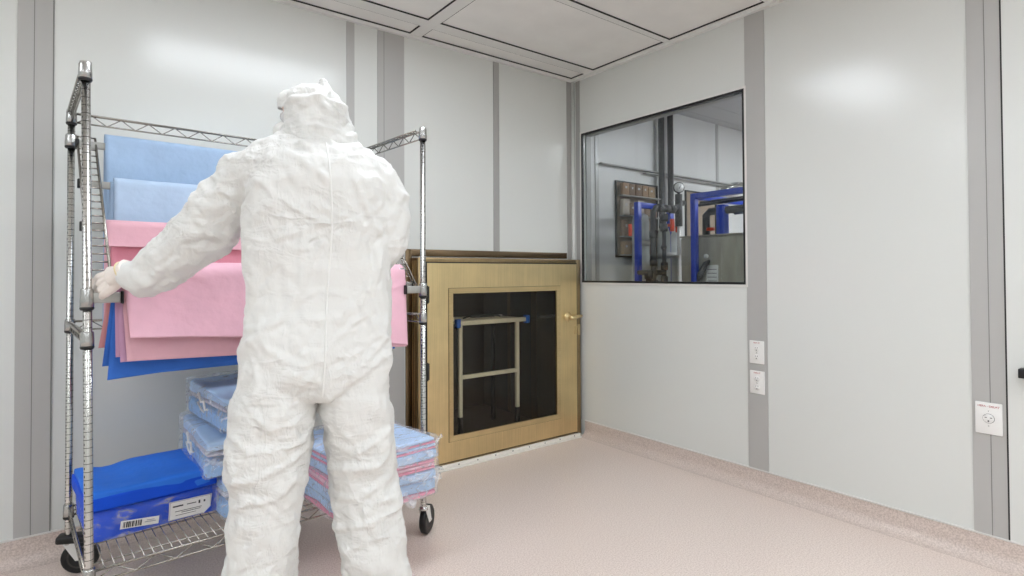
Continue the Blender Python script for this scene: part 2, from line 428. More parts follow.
strip_right(7, -.078, -.036, M_strip2); strip_right(8, -1.537, -1.420, M_strip); strip_right(9, -2.549, -2.437, M_strip, seam=-2.498)
m = MB(); m.box(-.005, 0, -2.5545, -2.549, .119, 2.682); struct(m.obj('trim_9_gap', M_seam))
strip_right(10, -3.75, -3.64, M_strip)
# door at the right edge: flush panel and black handle
m = MB(); m.box(-.004, 0, -3.62, -2.5545, .119, 2.682); dr = struct(m.obj('door_1', M_wall))
m = MB(); m.bbox(-.05, -.004, -2.66, -2.596, .79, .828, .003); m.bbox(-.05, -.035, -2.75, -2.62, .795, .823, .003)
m.obj('door_handle', M_black, dr)

# window: white trim, black gasket, inner reveal, glass
wn = MB()
def ringbox(m, y0, y1, z0, z1, w, x0, x1):
    m.box(x0, x1, y0, y1, z0, z0+w); m.box(x0, x1, y0, y1, z1-w, z1)
    m.box(x0, x1, y0, y0+w, z0+w, z1-w); m.box(x0, x1, y1-w, y1, z0+w, z1-w)
ringbox(wn, wy0-.010, wy1+.004, wz0-.016, wz1+.010, .012, -.006, .001)
win = struct(wn.obj('window_1', M_alum))
g = MB(); ringbox(g, wy0+.002, wy1-.006, wz0-.002, wz1-.002, .013, -.004, .012); g.obj('window_gasket', M_black, win)
g = MB(); g.box(.002, .006, wy0, wy1, wz0, wz1); g.obj('window_pane', M_glass, win)
g = MB(); ringbox(g, wy0-.0, wy1+.0, wz0-.0, wz1+.0, .010, .05, .10); g.obj('window_frame', M_strip2, win)
# window sub frame line

# outlets on the right wall
def text_mesh(s, size, name, mm, parent, M):
    cu = bpy.data.curves.new(name, 'FONT'); cu.body = s; cu.size = size; cu.align_x = 'CENTER'; cu.align_y = 'CENTER'; cu.extrude = .0003
    tmp = bpy.data.objects.new('tmp', cu); COL.objects.link(tmp)
    bpy.context.view_layer.update()
    me = bpy.data.meshes.new_from_object(tmp.evaluated_get(bpy.context.evaluated_depsgraph_get()))
    bpy.data.objects.remove(tmp); me.transform(M); me.name = name
    o = bpy.data.objects.new(name, me); COL.objects.link(o); me.materials.clear(); me.materials.append(mm); o.parent = parent
    return o
# wall frame: local X = -y world (to the right seen from the room), local Y = z, local Z = -x (out of wall)
WALLR = Matrix(((0, 0, -1, 0), (-1, 0, 0, 0), (0, 1, 0, 0), (0, 0, 0, 1)))
def duplex(y, z, label):
    t = empty('wall_outlet', (-.004, y, z), 0, label, 'outlet', 'wall outlets beside the window')
    q = MB(); q.bbox(-.006, 0, -.043, .043, -.064, .064, .0025); q.obj('cover_plate', M_white, t)
    for s in (-1, 1):
        q = MB(); Mx = Matrix.Translation((0, 0, s*.0235-.004)) @ WALLR
        q.lathe([(.0165, 0), (.0165, .0075), (.0155, .0085)], seg=24, M=Mx)
        f = q.obj('socket_face', M_white, t)
        q = MB()
        for a, hh in ((-.0062, .0042), (.0062, .0034)): q.box(-.0092, -.008, a-.0012, a+.0012, s*.0235+.001-hh/2, s*.0235+.003+hh/2)
        q.box(-.0092, -.008, -.0024, .0024, s*.0235-.0135, s*.0235-.009)
        q.obj('slots', M_ink, f)
    q = MB(); q.lathe([(.003, 0), (.003, .0068)], seg=12, M=Matrix.Translation((0, 0, -.004)) @ WALLR); q.obj('screw', M_clamp, t)
    text_mesh('HEPA 37', .0105, 'red_lettering', M_red, t, Matrix.Translation((-.0066, 0, .052)) @ WALLR)
    return t
duplex(-1.477, .770, 'white duplex outlet plate, upper of the two beside the window')
duplex(-1.478, .602, 'white duplex outlet plate, lower of the two beside the window')
t = empty('wall_outlet', (-.004, -2.493, .603), 0, 'large white plate with one round three-pin socket on the right strip', 'outlet')
q = MB(); q.bbox(-.007, 0, -.045, .045, -.066, .066, .003); q.obj('cover_plate', M_white, t)
q = MB(); q.lathe([(.0185, 0), (.0185, .0095), (.0175, .0105)], seg=32, M=WALLR); f = q.obj('socket_face', M_white, t)
q = MB(); q.lathe([(.0198, 0), (.0198, .0074)], seg=32, M=WALLR); q.obj('socket_rim', M_ink, t)
q = MB(); q.box(-.0112, -.0100, .005, .0125, .0025, .005); q.box(-.0112, -.0100, -.0125, -.005, .0025, .005); q.box(-.0112, -.0100, -.0026, .0026, -.013, -.007)
q.obj('slots', M_ink, f)
for s in (-1, 1):
    q = MB(); q.lathe([(.002, 0), (.002, .0078)], seg=10, M=Matrix.Translation((0, 0, s*.031)) @ WALLR); q.obj('screw', M_clamp, t)
text_mesh('HEPA - DELAY', .0115, 'red_lettering', M_red, t, Matrix.Translation((-.0074, .0, .0500)) @ WALLR)

# ------------------------------------------------------------------ stainless pass-through cabinet
T = empty('pass_through_cabinet', (-.70, -.06, 0), 0, 'brass-toned stainless pass-through chamber with a glazed hinged door, set in the back wall', 'cabinet')
X0 = .70; Y0 = .06
def L(m, x0, x1, y0, y1, z0, z1, b=None):
    a = (x0+X0, x1+X0, y0+Y0, y1+Y0, z0, z1)
    return m.bbox(*a, b) if b else m.box(*a)
# wall flange (picture-frame trim on the wall)
m = MB(); L(m, -1.428, -1.386, -.010, 0, .0, 1.371, .002); L(m, -1.386, -.078, -.010, 0, 1.328, 1.371, .002)
m.obj('wall_flange', M_steeld, T)
# chamber body standing out of the wall
m = MB(); L(m, -1.386, -1.345, -.078, .07, 0, 1.318, .002); L(m, -.062, -.031, -.078, -.012, 0, 1.318, .002)
L(m, -1.345, -.062, -.078, .07, 1.282, 1.318, .002)
m.obj('body_side', M_steeld, T)
m = MB()   # folded ridges and screws on the left side
for yy in (-.062, -.040, -.018): L(m, -1.3885, -1.386, yy-.003, yy+.003, .02, 1.30)
m.obj('side_rib', M_steelh, T)
for z in (.25, .55, .85, 1.15, 1.25):
    m = MB(); m.lathe([(.004, 0), (.003, .002)], seg=10, M=Matrix.Translation((-1.3885+X0, -.03+Y0, z)) @ Matrix.Rotation(-PI/2, 4, 'Y')); m.obj('screw', M_chrome, T)
# front frame
m = MB()
L(m, -1.390, -1.338, -.098, -.078, .0, 1.318, .0015); L(m, -.064, -.029, -.098, -.078, .0, 1.318, .0015); L(m, -1.338, -.064, -.098, -.078, 1.290, 1.318, .0015)
L(m, -1.338, -.064, -.098, -.078, .0, .034, .0015)
m.obj('front_frame', M_steelm, T)
m = MB(); L(m, -1.338, -.064, -.089, -.080, .03, 1.29); 
m = MB()  # dark gasket behind the door edge
for q in ((-1.338, -1.325, .034, 1.29), (-.077, -.064, .034, 1.29)): L(m, q[0], q[1], -.086, -.080, q[2], q[3])
L(m, -1.325, -.077, -.086, -.080, 1.277, 1.29); L(m, -1.325, -.077, -.086, -.080, .034, .047)
m.obj('gasket', M_black, T)
# door
D = MB()
dx0, dx1, dz0, dz1 = -1.331, -.070, .042, 1.284
wx0, wx1, wz0_, wz1_ = -1.180, -.238, .165, 1.125
L(D, dx0, wx0, -.103, -.083, dz0, dz1); L(D, wx1, dx1, -.103, -.083, dz0, dz1)
L(D, wx0, wx1, -.103, -.083, dz0, wz0_); L(D, wx0, wx1, -.103, -.083, wz1_, dz1)
dr = D.obj('door', M_steel, T)
m = MB()
for q in ((dx0-.007, dx0, dz0, dz1+.007), (dx1, dx1+.006, dz0, dz1+.007), (dx0, dx1, dz1, dz1+.007)): L(m, q[0], q[1], -.1005, -.083, q[2], q[3])
m.obj('door_seal', M_black, dr)
m = MB()
for q in ((wx0-.0025, wx0, wz0_-.0025, wz1_+.0025), (wx1, wx1+.0025, wz0_-.0025, wz1_+.0025), (wx0, wx1, wz0_-.0025, wz0_), (wx0, wx1, wz1_, wz1_+.0025)): L(m, q[0], q[1], -.1036, -.100, q[2], q[3])
m.obj('bead_joint', M_steeld, dr)
m = MB()   # bevelled glazing bead
def frame_bevel(m, x0, x1, z0, z1, w, yo, yi):
    o = [(x0, z0), (x1, z0), (x1, z1), (x0, z1)]; i = [(x0+w, z0+w), (x1-w, z0+w), (x1-w, z1-w), (x0+w, z1-w)]
    vs = [(a+X0, yo+Y0, b) for a, b in o]+[(a+X0, yi+Y0, b) for a, b in i]+[(a+X0, yi+.014+Y0, b) for a, b in i]+[(a+X0, yo+.01+Y0, b) for a, b in o]
    fs = []
    for k in range(4):
        k2 = (k+1) % 4
        fs += [(k, k2, 4+k2, 4+k), (4+k, 4+k2, 8+k2, 8+k), (8+k, 8+k2, 12+k2, 12+k), (12+k, 12+k2, k2, k)]
    m.add(vs, fs)
frame_bevel(m, wx0, wx1, wz0_, wz1_, .033, -.1075, -.1035)
m.obj('glazing_bead', M_steelh, dr)
m = MB(); L(m, wx0+.02, wx1-.02, -.095, -.091, wz0_+.02, wz1_-.02); m.obj('door_glass', M_dglass, dr)
# handle on the right, lever reaching through
h = MB(); Mh = Matrix.Translation((-.157+X0, -.103+Y0, .895)) @ Matrix.Rotation(PI/2, 4, 'X')
h.lathe([(.036, 0), (.036, .004), (.031, .008), (.014, .009), (.012, .034), (.014, .038), (.010, .044)], seg=24, M=Mh)
h.tube([(-.175+X0, -.143+Y0, .893), (-.14+X0, -.146+Y0, .893), (-.09+X0, -.142+Y0, .898), (-.052+X0, -.134+Y0, .899)], [.017, .016, .013, .011], 10)
h.tube([(-.157+X0, -.11+Y0, .925), (-.157+X0, -.11+Y0, .860)], .007, 8)
h.obj('lever_handle', M_steel, dr)
h = MB(); h.tube([(-.205+X0, -.075+Y0, .912), (-.33+X0, -.060+Y0, .907), (-.40+X0, -.055+Y0, .905)], [.009, .011, .013], 10); h.obj('inner_lever', M_black, dr)
h = MB(); L(h, -.100, -.070, -.108, -.103, .765, .825, .002); L(h, -.0625, -.036, -.106, -.098, .755, .835, .002); h.obj('strike_plate', M_steelh, T)
for z in (1.09, .62, .20):
    h = MB(); h.tube([(-1.334+X0, -.108+Y0, z-.055), (-1.334+X0, -.108+Y0, z+.055)], .0065, 12); L(h, -1.331, -1.318, -.106, -.1035, z-.05, z+.05); h.obj('hinge', M_seam, T)
# pale threshold strip with screws
m = MB(); L(m, -1.36, -.052, -.118, -.099, .0, .030, .003); L(m, -1.36, -.052, -.135, -.118, .0, .010, .003); sl = m.obj('threshold_strip', M_sill, T)
for k in range(9):
    m = MB(); m.lathe([(.0045, 0), (.0035, .0015)], seg=10, M=Matrix.Translation((-1.26+k*.143+X0, -.118+Y0, .020)) @ Matrix.Rotation(PI/2, 4, 'X'))
    m.obj('screw', M_ink, sl)
# chamber interior, open tunnel of dark lining
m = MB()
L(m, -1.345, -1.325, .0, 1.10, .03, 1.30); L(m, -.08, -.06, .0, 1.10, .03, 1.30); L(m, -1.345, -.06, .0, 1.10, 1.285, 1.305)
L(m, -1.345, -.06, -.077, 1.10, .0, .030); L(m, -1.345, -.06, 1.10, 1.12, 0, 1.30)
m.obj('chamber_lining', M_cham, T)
m = MB()   # far door frame seen through the glass
for q in ((-1.25, -1.19, .06, 1.22), (-.62, -.56, .06, 1.22)): L(m, q[0], q[1], 1.07, 1.095, q[2], q[3])
L(m, -1.19, -.62, 1.07, 1.095, 1.16, 1.22); L(m, -1.19, -.62, 1.07, 1.095, .06, .14)
m.obj('far_door_frame', M_steeld, T)
m = MB(); L(m, -.0815, -.0800, .35, .42, .04, 1.27); L(m, -.083, -.080, .70, .74, .04, 1.27); m.obj('lining_rib', M_steeld, T)

# the small table frame standing in the chamber
Tt = empty('equipment_stand', (-.56, .45, .030), 0, 'pale metal table frame with blue corner clamps inside the pass-through chamber', 'stand')
M_bar = mat('pale_painted_metal', (252, 248, 230), rough=.4, spec=.4); M_blue = mat('blue_plastic', (20, 105, 225), rough=.4)
fx0, fx1 = -.288, .300; fy0, fy1 = -.16, .16
for yy, n in ((fy0, 1), (fy1, 0)):
    m = MB(); m.bbox(fx0-.02, fx1+.02, yy-.014, yy+.014, .815, .848, .003); m.obj('top_bar', M_bar, Tt)
    for xx in (fx0, fx1-.070):
        m = MB(); m.bbox(xx-.014, xx+.014, yy-.012, yy+.012, .16 if n else .05, .815, .002); lg = m.obj('leg', M_bar if n else M_black, Tt)
        m = MB(); m.bbox(xx-.016, xx+.016, yy-.014, yy+.014, .0, .16 if n else .05, .002); m.obj('black_foot', M_black, lg)
for xx in (fx0, fx1):
    m = MB(); m.bbox(xx-.008, xx+.008, fy0, fy1, .822, .842, .002); m.obj('end_bar', M_bar, Tt)
    m = MB(); m.bbox(xx-.038 if xx < 0 else xx+.008, xx-.004 if xx < 0 else xx+.044, fy0-.02, fy0+.018, .800, .862, .004); m.obj('corner_clamp', M_blue, Tt)
m = MB(); m.bbox(fx0, fx1-.07, fy0-.012, fy0+.012, .430, .458, .002); m.obj('cross_bar', M_bar, Tt)
m = MB(); m.bbox(-.1, .12, -.02, .0, .852, .866, .002); m.tube([(-.16, 0, .85), (-.05, -.01, .875), (.08, 0, .872), (.2, .02, .85)], .006, 8); m.obj('cable_clip', M_black, Tt)
# black ring stand
Tr = empty('ring_stand', (-.93, .78, .030), 0, 'black ring stand at the left inside the pass-through chamber', 'stand')
m = MB()
for rr_, zz in ((.20, .93), (.17, .99), (.06, 1.02)):
    m.tube([(rr_*math.cos(a), rr_*math.sin(a), zz) for a in [2*PI*k/40 for k in range(41)]], .011, 8, cap=False)
m.obj('ring', M_black, Tr)
for a in (.4, 2.5, 4.6):
    m = MB(); m.tube([(.17*math.cos(a), .17*math.sin(a), .99), (.20*math.cos(a), .20*math.sin(a), .93), (.20*math.cos(a), .20*math.sin(a), 0)], .012, 8); m.obj('leg', M_black, Tr)
m = MB(); m.tube([(-.19, -.06, 1.03), (-.02, -.14, 1.03)], .012, 8); m.obj('pale_bar', M_bar, Tr)

# ------------------------------------------------------------------ plant room behind the window
M_w2 = mat('plant_room_wall', (216, 216, 214), rough=.35); M_w2b = mat('plant_room_wall_grey', (186, 187, 188), rough=.4)
M_fblue = mat('blue_painted_frame', (8, 60, 188), rough=.35, spec=.5); M_pipe = mat('grey_pvc_pipe', (62, 63, 66), rough=.4)
M_pdark = mat('dark_pipe', (46, 47, 50), rough=.4); M_org = mat('orange_valve', (235, 70, 30), rough=.4)
M_tank = mat('translucent_tank', (196, 200, 198), rough=.3); M_stl2 = mat('tank_steel', (186, 180, 164), rough=.38, metal=.35, noise=.12, nscale=4, stretch=(1, 6, 1))
M_navy = mat('navy_hose', (34, 58, 108), rough=.4); M_brown = mat('cardboard', (150, 120, 92), rough=.7)
m = MB(); m.box(.10, 4.2, .07, .17, 0, 2.8); struct(m.obj('wall_plant_room_back', M_w2))
m = MB(); m.box(4.1, 4.2, -3.2, .07, 0, 2.8); struct(m.obj('wall_plant_room_right', M_w2))
m = MB(); m.box(.10, 4.2, -3.3, -3.2, 0, 2.8); struct(m.obj('wall_plant_room_front', M_w2))
m = MB(); m.box(.10, 4.2, -3.2, .07, 2.70, 2.8); struct(m.obj('ceiling_plant_room', M_w2b))
m = MB()
for x in (.20, .33, 1.28, 2.05, 2.9): m.box(x-.02, x+.02, .064, .07, 0, 2.7)
struct(m.obj('trim_plant_room_strips', M_strip))
for (x, y) in ((2.1, -1.6),):
    t = empty('ceiling_light', (x, y, 2.70), 0, 'bright strip light on the plant room ceiling behind the window', 'ceiling light')
    q = MB(); q.box(-.6, .6, -.15, .15, -.05, -.03); q.obj('diffuser', emis('plant_lamp', (248, 250, 255), 45), t)
    q = MB(); q.bbox(-.62, .62, -.17, .17, -.03, 0, .005); q.obj('housing', M_white, t)
# two glazed openings in the far wall, shelves of cartons beyond the glass
def hatch(n, x0, x1, z0, z1, seed):
    m = MB(); 
    m.box(x0-.01, x1+.01, .052, .07, z0-.012, z0); m.box(x0-.01, x1+.01, .052, .07, z1, z1+.010); m.box(x0-.01, x0, .052, .07, z0, z1); m.box(x1, x1+.01, .052, .07, z0, z1)
    w = struct(m.obj('window_%d' % n, M_black))
    m = MB(); m.box(x0, x1, .066, .069, z0, z1); m.obj('window_backing', mat('dim_beyond_%d' % n, (150, 134, 116), rough=.5), w)
    return w
hatch(2, .555, 1.085, 1.36, 1.985, 1); hatch(3, 1.52, 2.0, 1.36, 1.985, 2)
# cartons on the shelf in front of the first opening
R2 = random.Random(4)
sh = empty('wall_shelf', (.82, .045, 1.36), 0, 'narrow wall shelf of cartons in front of the dark opening behind the window', 'shelf')
for zz in (.0, .155, .33, .50):
    q = MB(); q.box(-.25, .25, -.045, .004, zz+.004, zz+.012); q.obj('shelf_board', M_strip2, sh)
lab = ['left', 'second', 'third', 'fourth', 'right']
shade = [(150, 120, 92), (168, 146, 122), (124, 100, 80), (160, 132, 100), (182, 170, 156)]
names_row = ['bottom', 'second', 'third', 'top']
for r_, zz in enumerate((.012, .167, .342, .512)):
    x = -.24; k = 0
    while x < .19 and k < 5:
        w_ = R2.uniform(.075, .105); h_ = R2.uniform(.105, .138) if r_ < 3 else R2.uniform(.085, .105)
        c = R2.choice(shade)
        q = MB(); q.bbox(0, w_-.006, -.038, 0, 0, h_, .002)
        bx_ = q.obj('carton', mat('carton_brown', c, rough=.7), None, (.82+x, .043, 1.36+zz))
        tag(bx_, 'brown carton, %s from the left on the %s shelf board behind the window' % (['first', 'second', 'third', 'fourth', 'fifth'][k], names_row[r_]), 'carton', 'cartons on the wall shelf')
        q = MB(); q.box(.025, w_-.035, -.0388, -.038, h_*.55, h_*.72); q.obj('paper_label', M_strip, bx_)
        x += w_; k += 1
# black vertical conduits
for x_, lb in ((1.105, 'dark vertical pipe running up the wall, left one of the pair behind the window'), (1.235, 'dark vertical pipe running up the wall, right one of the pair behind the window')):
    q = MB(); q.tube([(0, 0, 0), (0, 0, 2.68)], .027, 16); o = q.obj('vertical_pipe', M_pipe, None, (x_, .02, 0.0)); tag(o, lb, 'pipe', 'pair of wall pipes')
    for z in (.6, 1.2):
        q = MB(); q.bbox(-.04, .04, -.034, .048, z-.012, z+.012, .003); q.obj('pipe_bracket', M_clamp, o)
# sliding-door track with its closer
t = empty('overhead_track', (.40, .06, 2.105), 0, 'grey overhead track with a closer arm along the far wall behind the window', 'track')
q = MB(); q.bbox(-.05, 1.92, -.03, .005, 0, .014, .003); q.bbox(.5, 1.92, -.035, .005, -.020, -.012, .002); q.obj('rail', M_strip2, t)
q = MB(); q.bbox(1.66, 1.95, -.10, -.02, -.085, -.045, .006); q.tube([(1.72, -.07, -.045), (1.84, -.09, -.01), (1.93, -.06, .0)], .010, 8); q.bbox(1.88, 2.0, -.09, .0, -.01, .03, .004); q.obj('closer', M_clamp, t)

# blue frames
def blueframe(name, loc, rz, w, h, d, label, flat=False):
    t = empty(name, loc, rz, label, 'machine frame')
    s = .022
    for (x, y) in ((0, 0), (w, 0)) if flat else ((0, 0), (w, 0), (0, d), (w, d)):
        q = MB(); q.bbox(x-s, x+s, y-s, y+s, 0, h, .003); q.obj('upright', M_fblue, t)
    q = MB()
    q.bbox(s, w-s, -s, s, h-2*s, h, .003)
    if not flat: q.bbox(s, w-s, d-s, d+s, h-2*s, h, .003); q.bbox(-s, s, s, d-s, h-2*s, h, .003); q.bbox(w-s, w+s, s, d-s, h-2*s, h, .003)
    q.obj('top_rail', M_fblue, t)
    q = MB(); q.bbox(s, w-s, -s, s, .30, .34, .003)
    if not flat: q.bbox(s, w-s, d-s, d+s, .30, .34, .003); q.bbox(-s, s, s, d-s, .30, .34, .003); q.bbox(w-s, w+s, s, d-s, .30, .34, .003)
    q.obj('lower_rail', M_fblue, t)
    return t
F1 = blueframe('machine_frame', (.575, -.15, 0), 0, .42, 1.79, 0, 'slim blue square-tube frame left of the dark pipes behind the window', True)
F2 = blueframe('machine_frame', (.80, -1.50, 0), 0, .80, 1.835, .975, 'large blue square-tube frame over the steel tank, at right behind the window')
# tank between
q = MB(); q.lathe([(.0, 0), (.068, 0), (.072, .02), (.072, 1.60), (.06, 1.66), (.02, 1.68)], seg=32); q.obj
o = q.obj('filter_column', M_tank, None, (.735, -.045, .04)); tag(o, 'pale translucent filter column inside the slim blue frame', 'filter column')
q = MB(); q.lathe([(.075, .0), (.075, .05)], seg=32, M=Matrix.Translation((0, 0, 1.40))); q.lathe([(.075, .0), (.075, .03)], seg=32, M=Matrix.Translation((0, 0, .6))); q.obj('band', M_strip, o)
q = MB(); q.lathe([(.0, 0), (.085, 0), (.09, .02), (.09, 1.50), (.075, 1.56), (.03, 1.58)], seg=32)
o = q.obj('filter_column', M_tank, None, (1.03, -.10, .04)); tag(o, 'pale translucent filter column standing behind the gauge pipe', 'filter column')
q = MB(); q.lathe([(.093, .0), (.093, .05)], seg=32, M=Matrix.Translation((0, 0, 1.30))); q.obj('band', M_strip, o)
# valve manifold: dark grey pvc
t = empty('pipe_manifold', (.62, -.30, 0), 0, 'dark grey plastic pipe manifold with valves between the blue frames', 'pipework')
def P(pts, r, name, mm=M_pdark, par=t, seg=14):
    q = MB(); q.tube(pts, r, seg); return q.obj(name, mm, par)
P([(-.04, 0, .05), (-.04, 0, 1.70), (-.01, 0, 1.735), (.20, 0, 1.735), (.36, 0, 1.80)], .022, 'riser_pipe')
P([(.095, 0, .05), (.095, 0, 1.66)], .017, 'riser_pipe', M_pipe)
P([(.29, 0, 1.60), (.29, 0, 1.865)], .030, 'gauge_tee')
P([(.29, 0, 1.36), (.29, 0, 1.60)], .014, 'sample_tube', M_white)
P([(-.04, 0, 1.22), (.095, 0, 1.22)], .020, 'cross_pipe'); P([(-.22, 0, 1.22), (-.04, 0, 1.22)], .018, 'cross_pipe')
P([(-.10, 0, 1.22), (-.10, 0, .05)], .024, 'riser_pipe')
q = MB()
for x_, zz, r_ in ((-.04, 1.52, .032), (-.04, 1.30, .030), (.095, 1.58, .030), (.095, 1.27, .028), (.095, 1.16, .028), (-.04, 1.13, .034), (.04, 1.735, .032), (.20, 1.735, .034), (.13, 1.735, .030), (-.10, 1.20, .034), (.095, 1.66, .032)):
    if zz == 1.735: q.tube([(x_-.025, 0, zz), (x_+.025, 0, zz)], r_, 14)
    else: q.tube([(x_, 0, zz-.03), (x_, 0, zz+.03)], r_, 14)
q.obj('coupling', M_pdark, t)
q = MB(); q.tube([(.07, -.02, 1.42), (.045, -.03, 1.42)], .022, 12); q.obj('drain_knob', M_pdark, t)
for x_, zz in ((.145, 1.60),):
    q = MB(); q.bbox(x_-.018, x_+.018, -.055, -.03, zz-.05, zz+.05, .006); q.tube([(x_, -.03, zz), (x_-.03, 0, zz)], .012, 8); q.obj('orange_handle', M_org, t)
g_ = empty('pressure_gauge', (.912, -.30, 1.865), 0, 'round white-faced pressure gauge on top of the dark manifold', 'gauge')
q = MB(); Mg = Matrix.Translation((0, 0, .055)) @ Matrix.Rotation(math.radians(-38), 4, 'Z') @ Matrix.Rotation(PI/2, 4, 'X')
q.lathe([(.034, -.015), (.044, -.015), (.046, .008), (.040, .012)], seg=28, M=Mg); q.tube([(0, 0, 0), (0, 0, .02)], .012, 10); q.obj('case', M_pdark, g_)
q = MB(); q.lathe([(.039, .0105), (.0385, .0125)], seg=28, M=Mg); q.obj('dial', M_white, g_)
q = MB(); q.add([Mg @ Vector(v) for v in ((-.004, -.01, .0135), (.004, -.01, .0135), (.018, .028, .0135))], [(0, 1, 2)]); q.obj('needle', M_ink, g_)
for (x_, y_, z_) in ((.435, -.19, 1.555), (.925, -.27, 1.60)):
    q = MB(); q.bbox(x_-.632, x_-.608, y_+.288, y_+.312, z_-.048, z_+.048, .006); o = q.obj('orange_handle', M_org, t)
    q = MB(); q.tube([(x_-.62, y_+.31, z_), (x_-.57, y_+.33, z_)], .010, 8); q.obj('stem', M_pdark, o)
# steel tank
t = empty('steel_tank', (.93, -.90, 0), 0, 'square brushed steel tank under the large blue frame behind the window', 'tank')
q = MB(); q.bbox(-.06, .50, -.45, .555, .25, 1.50, .012); q.obj('shell', M_stl2, t)
q = MB(); q.bbox(-.07, .51, -.46, .56, 1.50, 1.512, .004); q.obj('lid', M_stl2, t)
q = MB(); q.bbox(-.068, -.06, .215, .315, 1.08, 1.275, .001); q.obj('data_plate', M_white, t)
q = MB()
for k in range(6): q.box(-.0688, -.068, .225, .305, 1.09+k*.03, 1.094+k*.03)
q.obj('printed_lines', M_ink, t)
q = MB(); q.tube([(-.06, .295, 1.31), (-.10, .30, 1.285), (-.115, .34, 1.20), (-.13, .38, 1.11)], [.012, .022, .024, .016], 12); q.obj('spray_nozzle', M_pdark, t)
q = MB(); q.lathe([(.018, 0), (.018, .012), (.008, .02)], seg=16, M=Matrix.Translation((-.062, .315, 1.345)) @ Matrix.Rotation(-PI/2, 4, 'Y')); q.lathe([(.008, 0), (.008, .006)], seg=10, M=Matrix.Translation((-.062, .42, 1.44)) @ Matrix.Rotation(-PI/2, 4, 'Y')); q.obj('bolt', M_white, t)
for a in ((-.03, -.42), (-.03, .43), (.47, -.42), (.47, .43)):
    q = MB(); q.bbox(a[0]-.02, a[0]+.02, a[1]-.02, a[1]+.02, 0, .25, .003); q.obj('leg', M_stl2, t)
# pump pipework over the tank
t = empty('pump_pipework', (.95, -.75, 1.512), 0, 'black and navy pump pipes over the steel tank, inside the large blue frame', 'pipework')
P([(.0, .22, 0), (.0, .22, .16), (.02, .20, .19), (.02, -.12, .19)], .030, 'black_elbow', M_pdark, t)
P([(.1, .03, .19), (.1, -.30, .20), (.1, -.36, .17), (.1, -.37, 0)], .034, 'navy_elbow', M_navy, t)
P([(-.02, .30, .245), (-.02, -.50, .262)], .012, 'tie_rod', M_pdark, t); P([(.05, .30, .27), (.05, -.55, .28)], .016, 'tie_rod', M_pdark, t)
q = MB(); q.bbox(-.02, .05, .05, .12, 0, .235, .006); q.obj('blue_bracket', M_fblue, t)
q = MB(); q.bbox(-.03, .0, .14, .20, .035, .06, .004); q.obj('orange_tap', M_org, t)
q = MB()
for k in range(5): q.bbox(.22, .27, -.20+k*.035, -.172+k*.035, 0, .26, .006)
q.obj('pale_cartridge', mat('pale_cartridges', (196, 204, 232), rough=.4), t)

# ------------------------------------------------------------------ wire cart
RC = Vector((-2.3998, -.5112, 0)); RA = .0696; RM = Matrix.Translation(RC) @ Matrix.Rotation(RA, 4, 'Z')
def rw(x, y, z=0): return RM @ Vector((x, y, z))
def on_rack(o, x, y, z, rz=0):
    o.location = rw(x, y, z); o.rotation_euler = (0, 0, RA+rz); return o
K = empty('wire_rack_cart', RC, RA, 'chrome wire cart on casters holding blue and pink wraps, in front of the back wall', 'cart')
HW, HD = .6286, .3475
ZT, ZM, ZB = 1.8875, 1.028, .272
posts = {'fl': (-HW, -HD), 'bl': (-HW, HD), 'fr': (HW, -HD), 'br': (HW, HD)}
def post(x, y, lean=0.):
    prof = [(.004, 0), (.0125, 0), (.0127, .01), (.0127, 1.752)]
    q = MB(); q.lathe(prof, seg=20); o = q.obj('post', M_post, K, (x-lean*.5, y, .135), (0, 0, 0))
    if lean: o.rotation_euler = (0, -lean*.6, 0); o.location.x = x+lean*.55
    q = MB(); q.lathe([(.0135, 1.745), (.0165, 1.748), (.0165, 1.766), (.011, 1.768), (0, 1.768)], seg=20, close=False); q.obj('post_cap', M_chrome, o)
    return o
for k, (x, y) in posts.items(): post(x, y, .018 if k == 'fl' else 0)
def leanx(k, z): return ((z-1.0)*-.0115) if k == 'fl' else 0.
def collar(x, y, z0, z1, r0=.0188, r1=.0175, black=True):
    q = MB(); q.lathe([(.0128, z0), (r0, z0), (r0, z0+(z1-z0)*.4), (r1, z1-.004), (r1-.002, z1), (.0128, z1)], seg=22, close=False)
    o = q.obj('collar', M_clamp, K, (x, y, 0))
    if black:
        q = MB(); q.lathe([(.0128, z0-.006), (r0-.002, z0-.006), (r0+.0006, z0-.001), (r0+.0006, z0+.003), (.0128, z0+.003)], seg=22, close=False); q.obj('black_sleeve', M_black, o)
    return o
for k, (x, y) in posts.items():
    collar(x+leanx(k, ZT), y, ZT-.042, ZT+.010); collar(x+leanx(k, ZM), y, ZM-.040, ZM+.010); collar(x+leanx(k, ZB), y, ZB-.042, ZB+.012)
for k in ('fl', 'fr'):
    x, y = posts[k]; collar(x+leanx(k, 1.15), y, 1.112, 1.175, .019, .0175)
for k in ('bl', 'br'):
    x, y = posts[k]; collar(x, y, 1.748, 1.80, .022, .020)
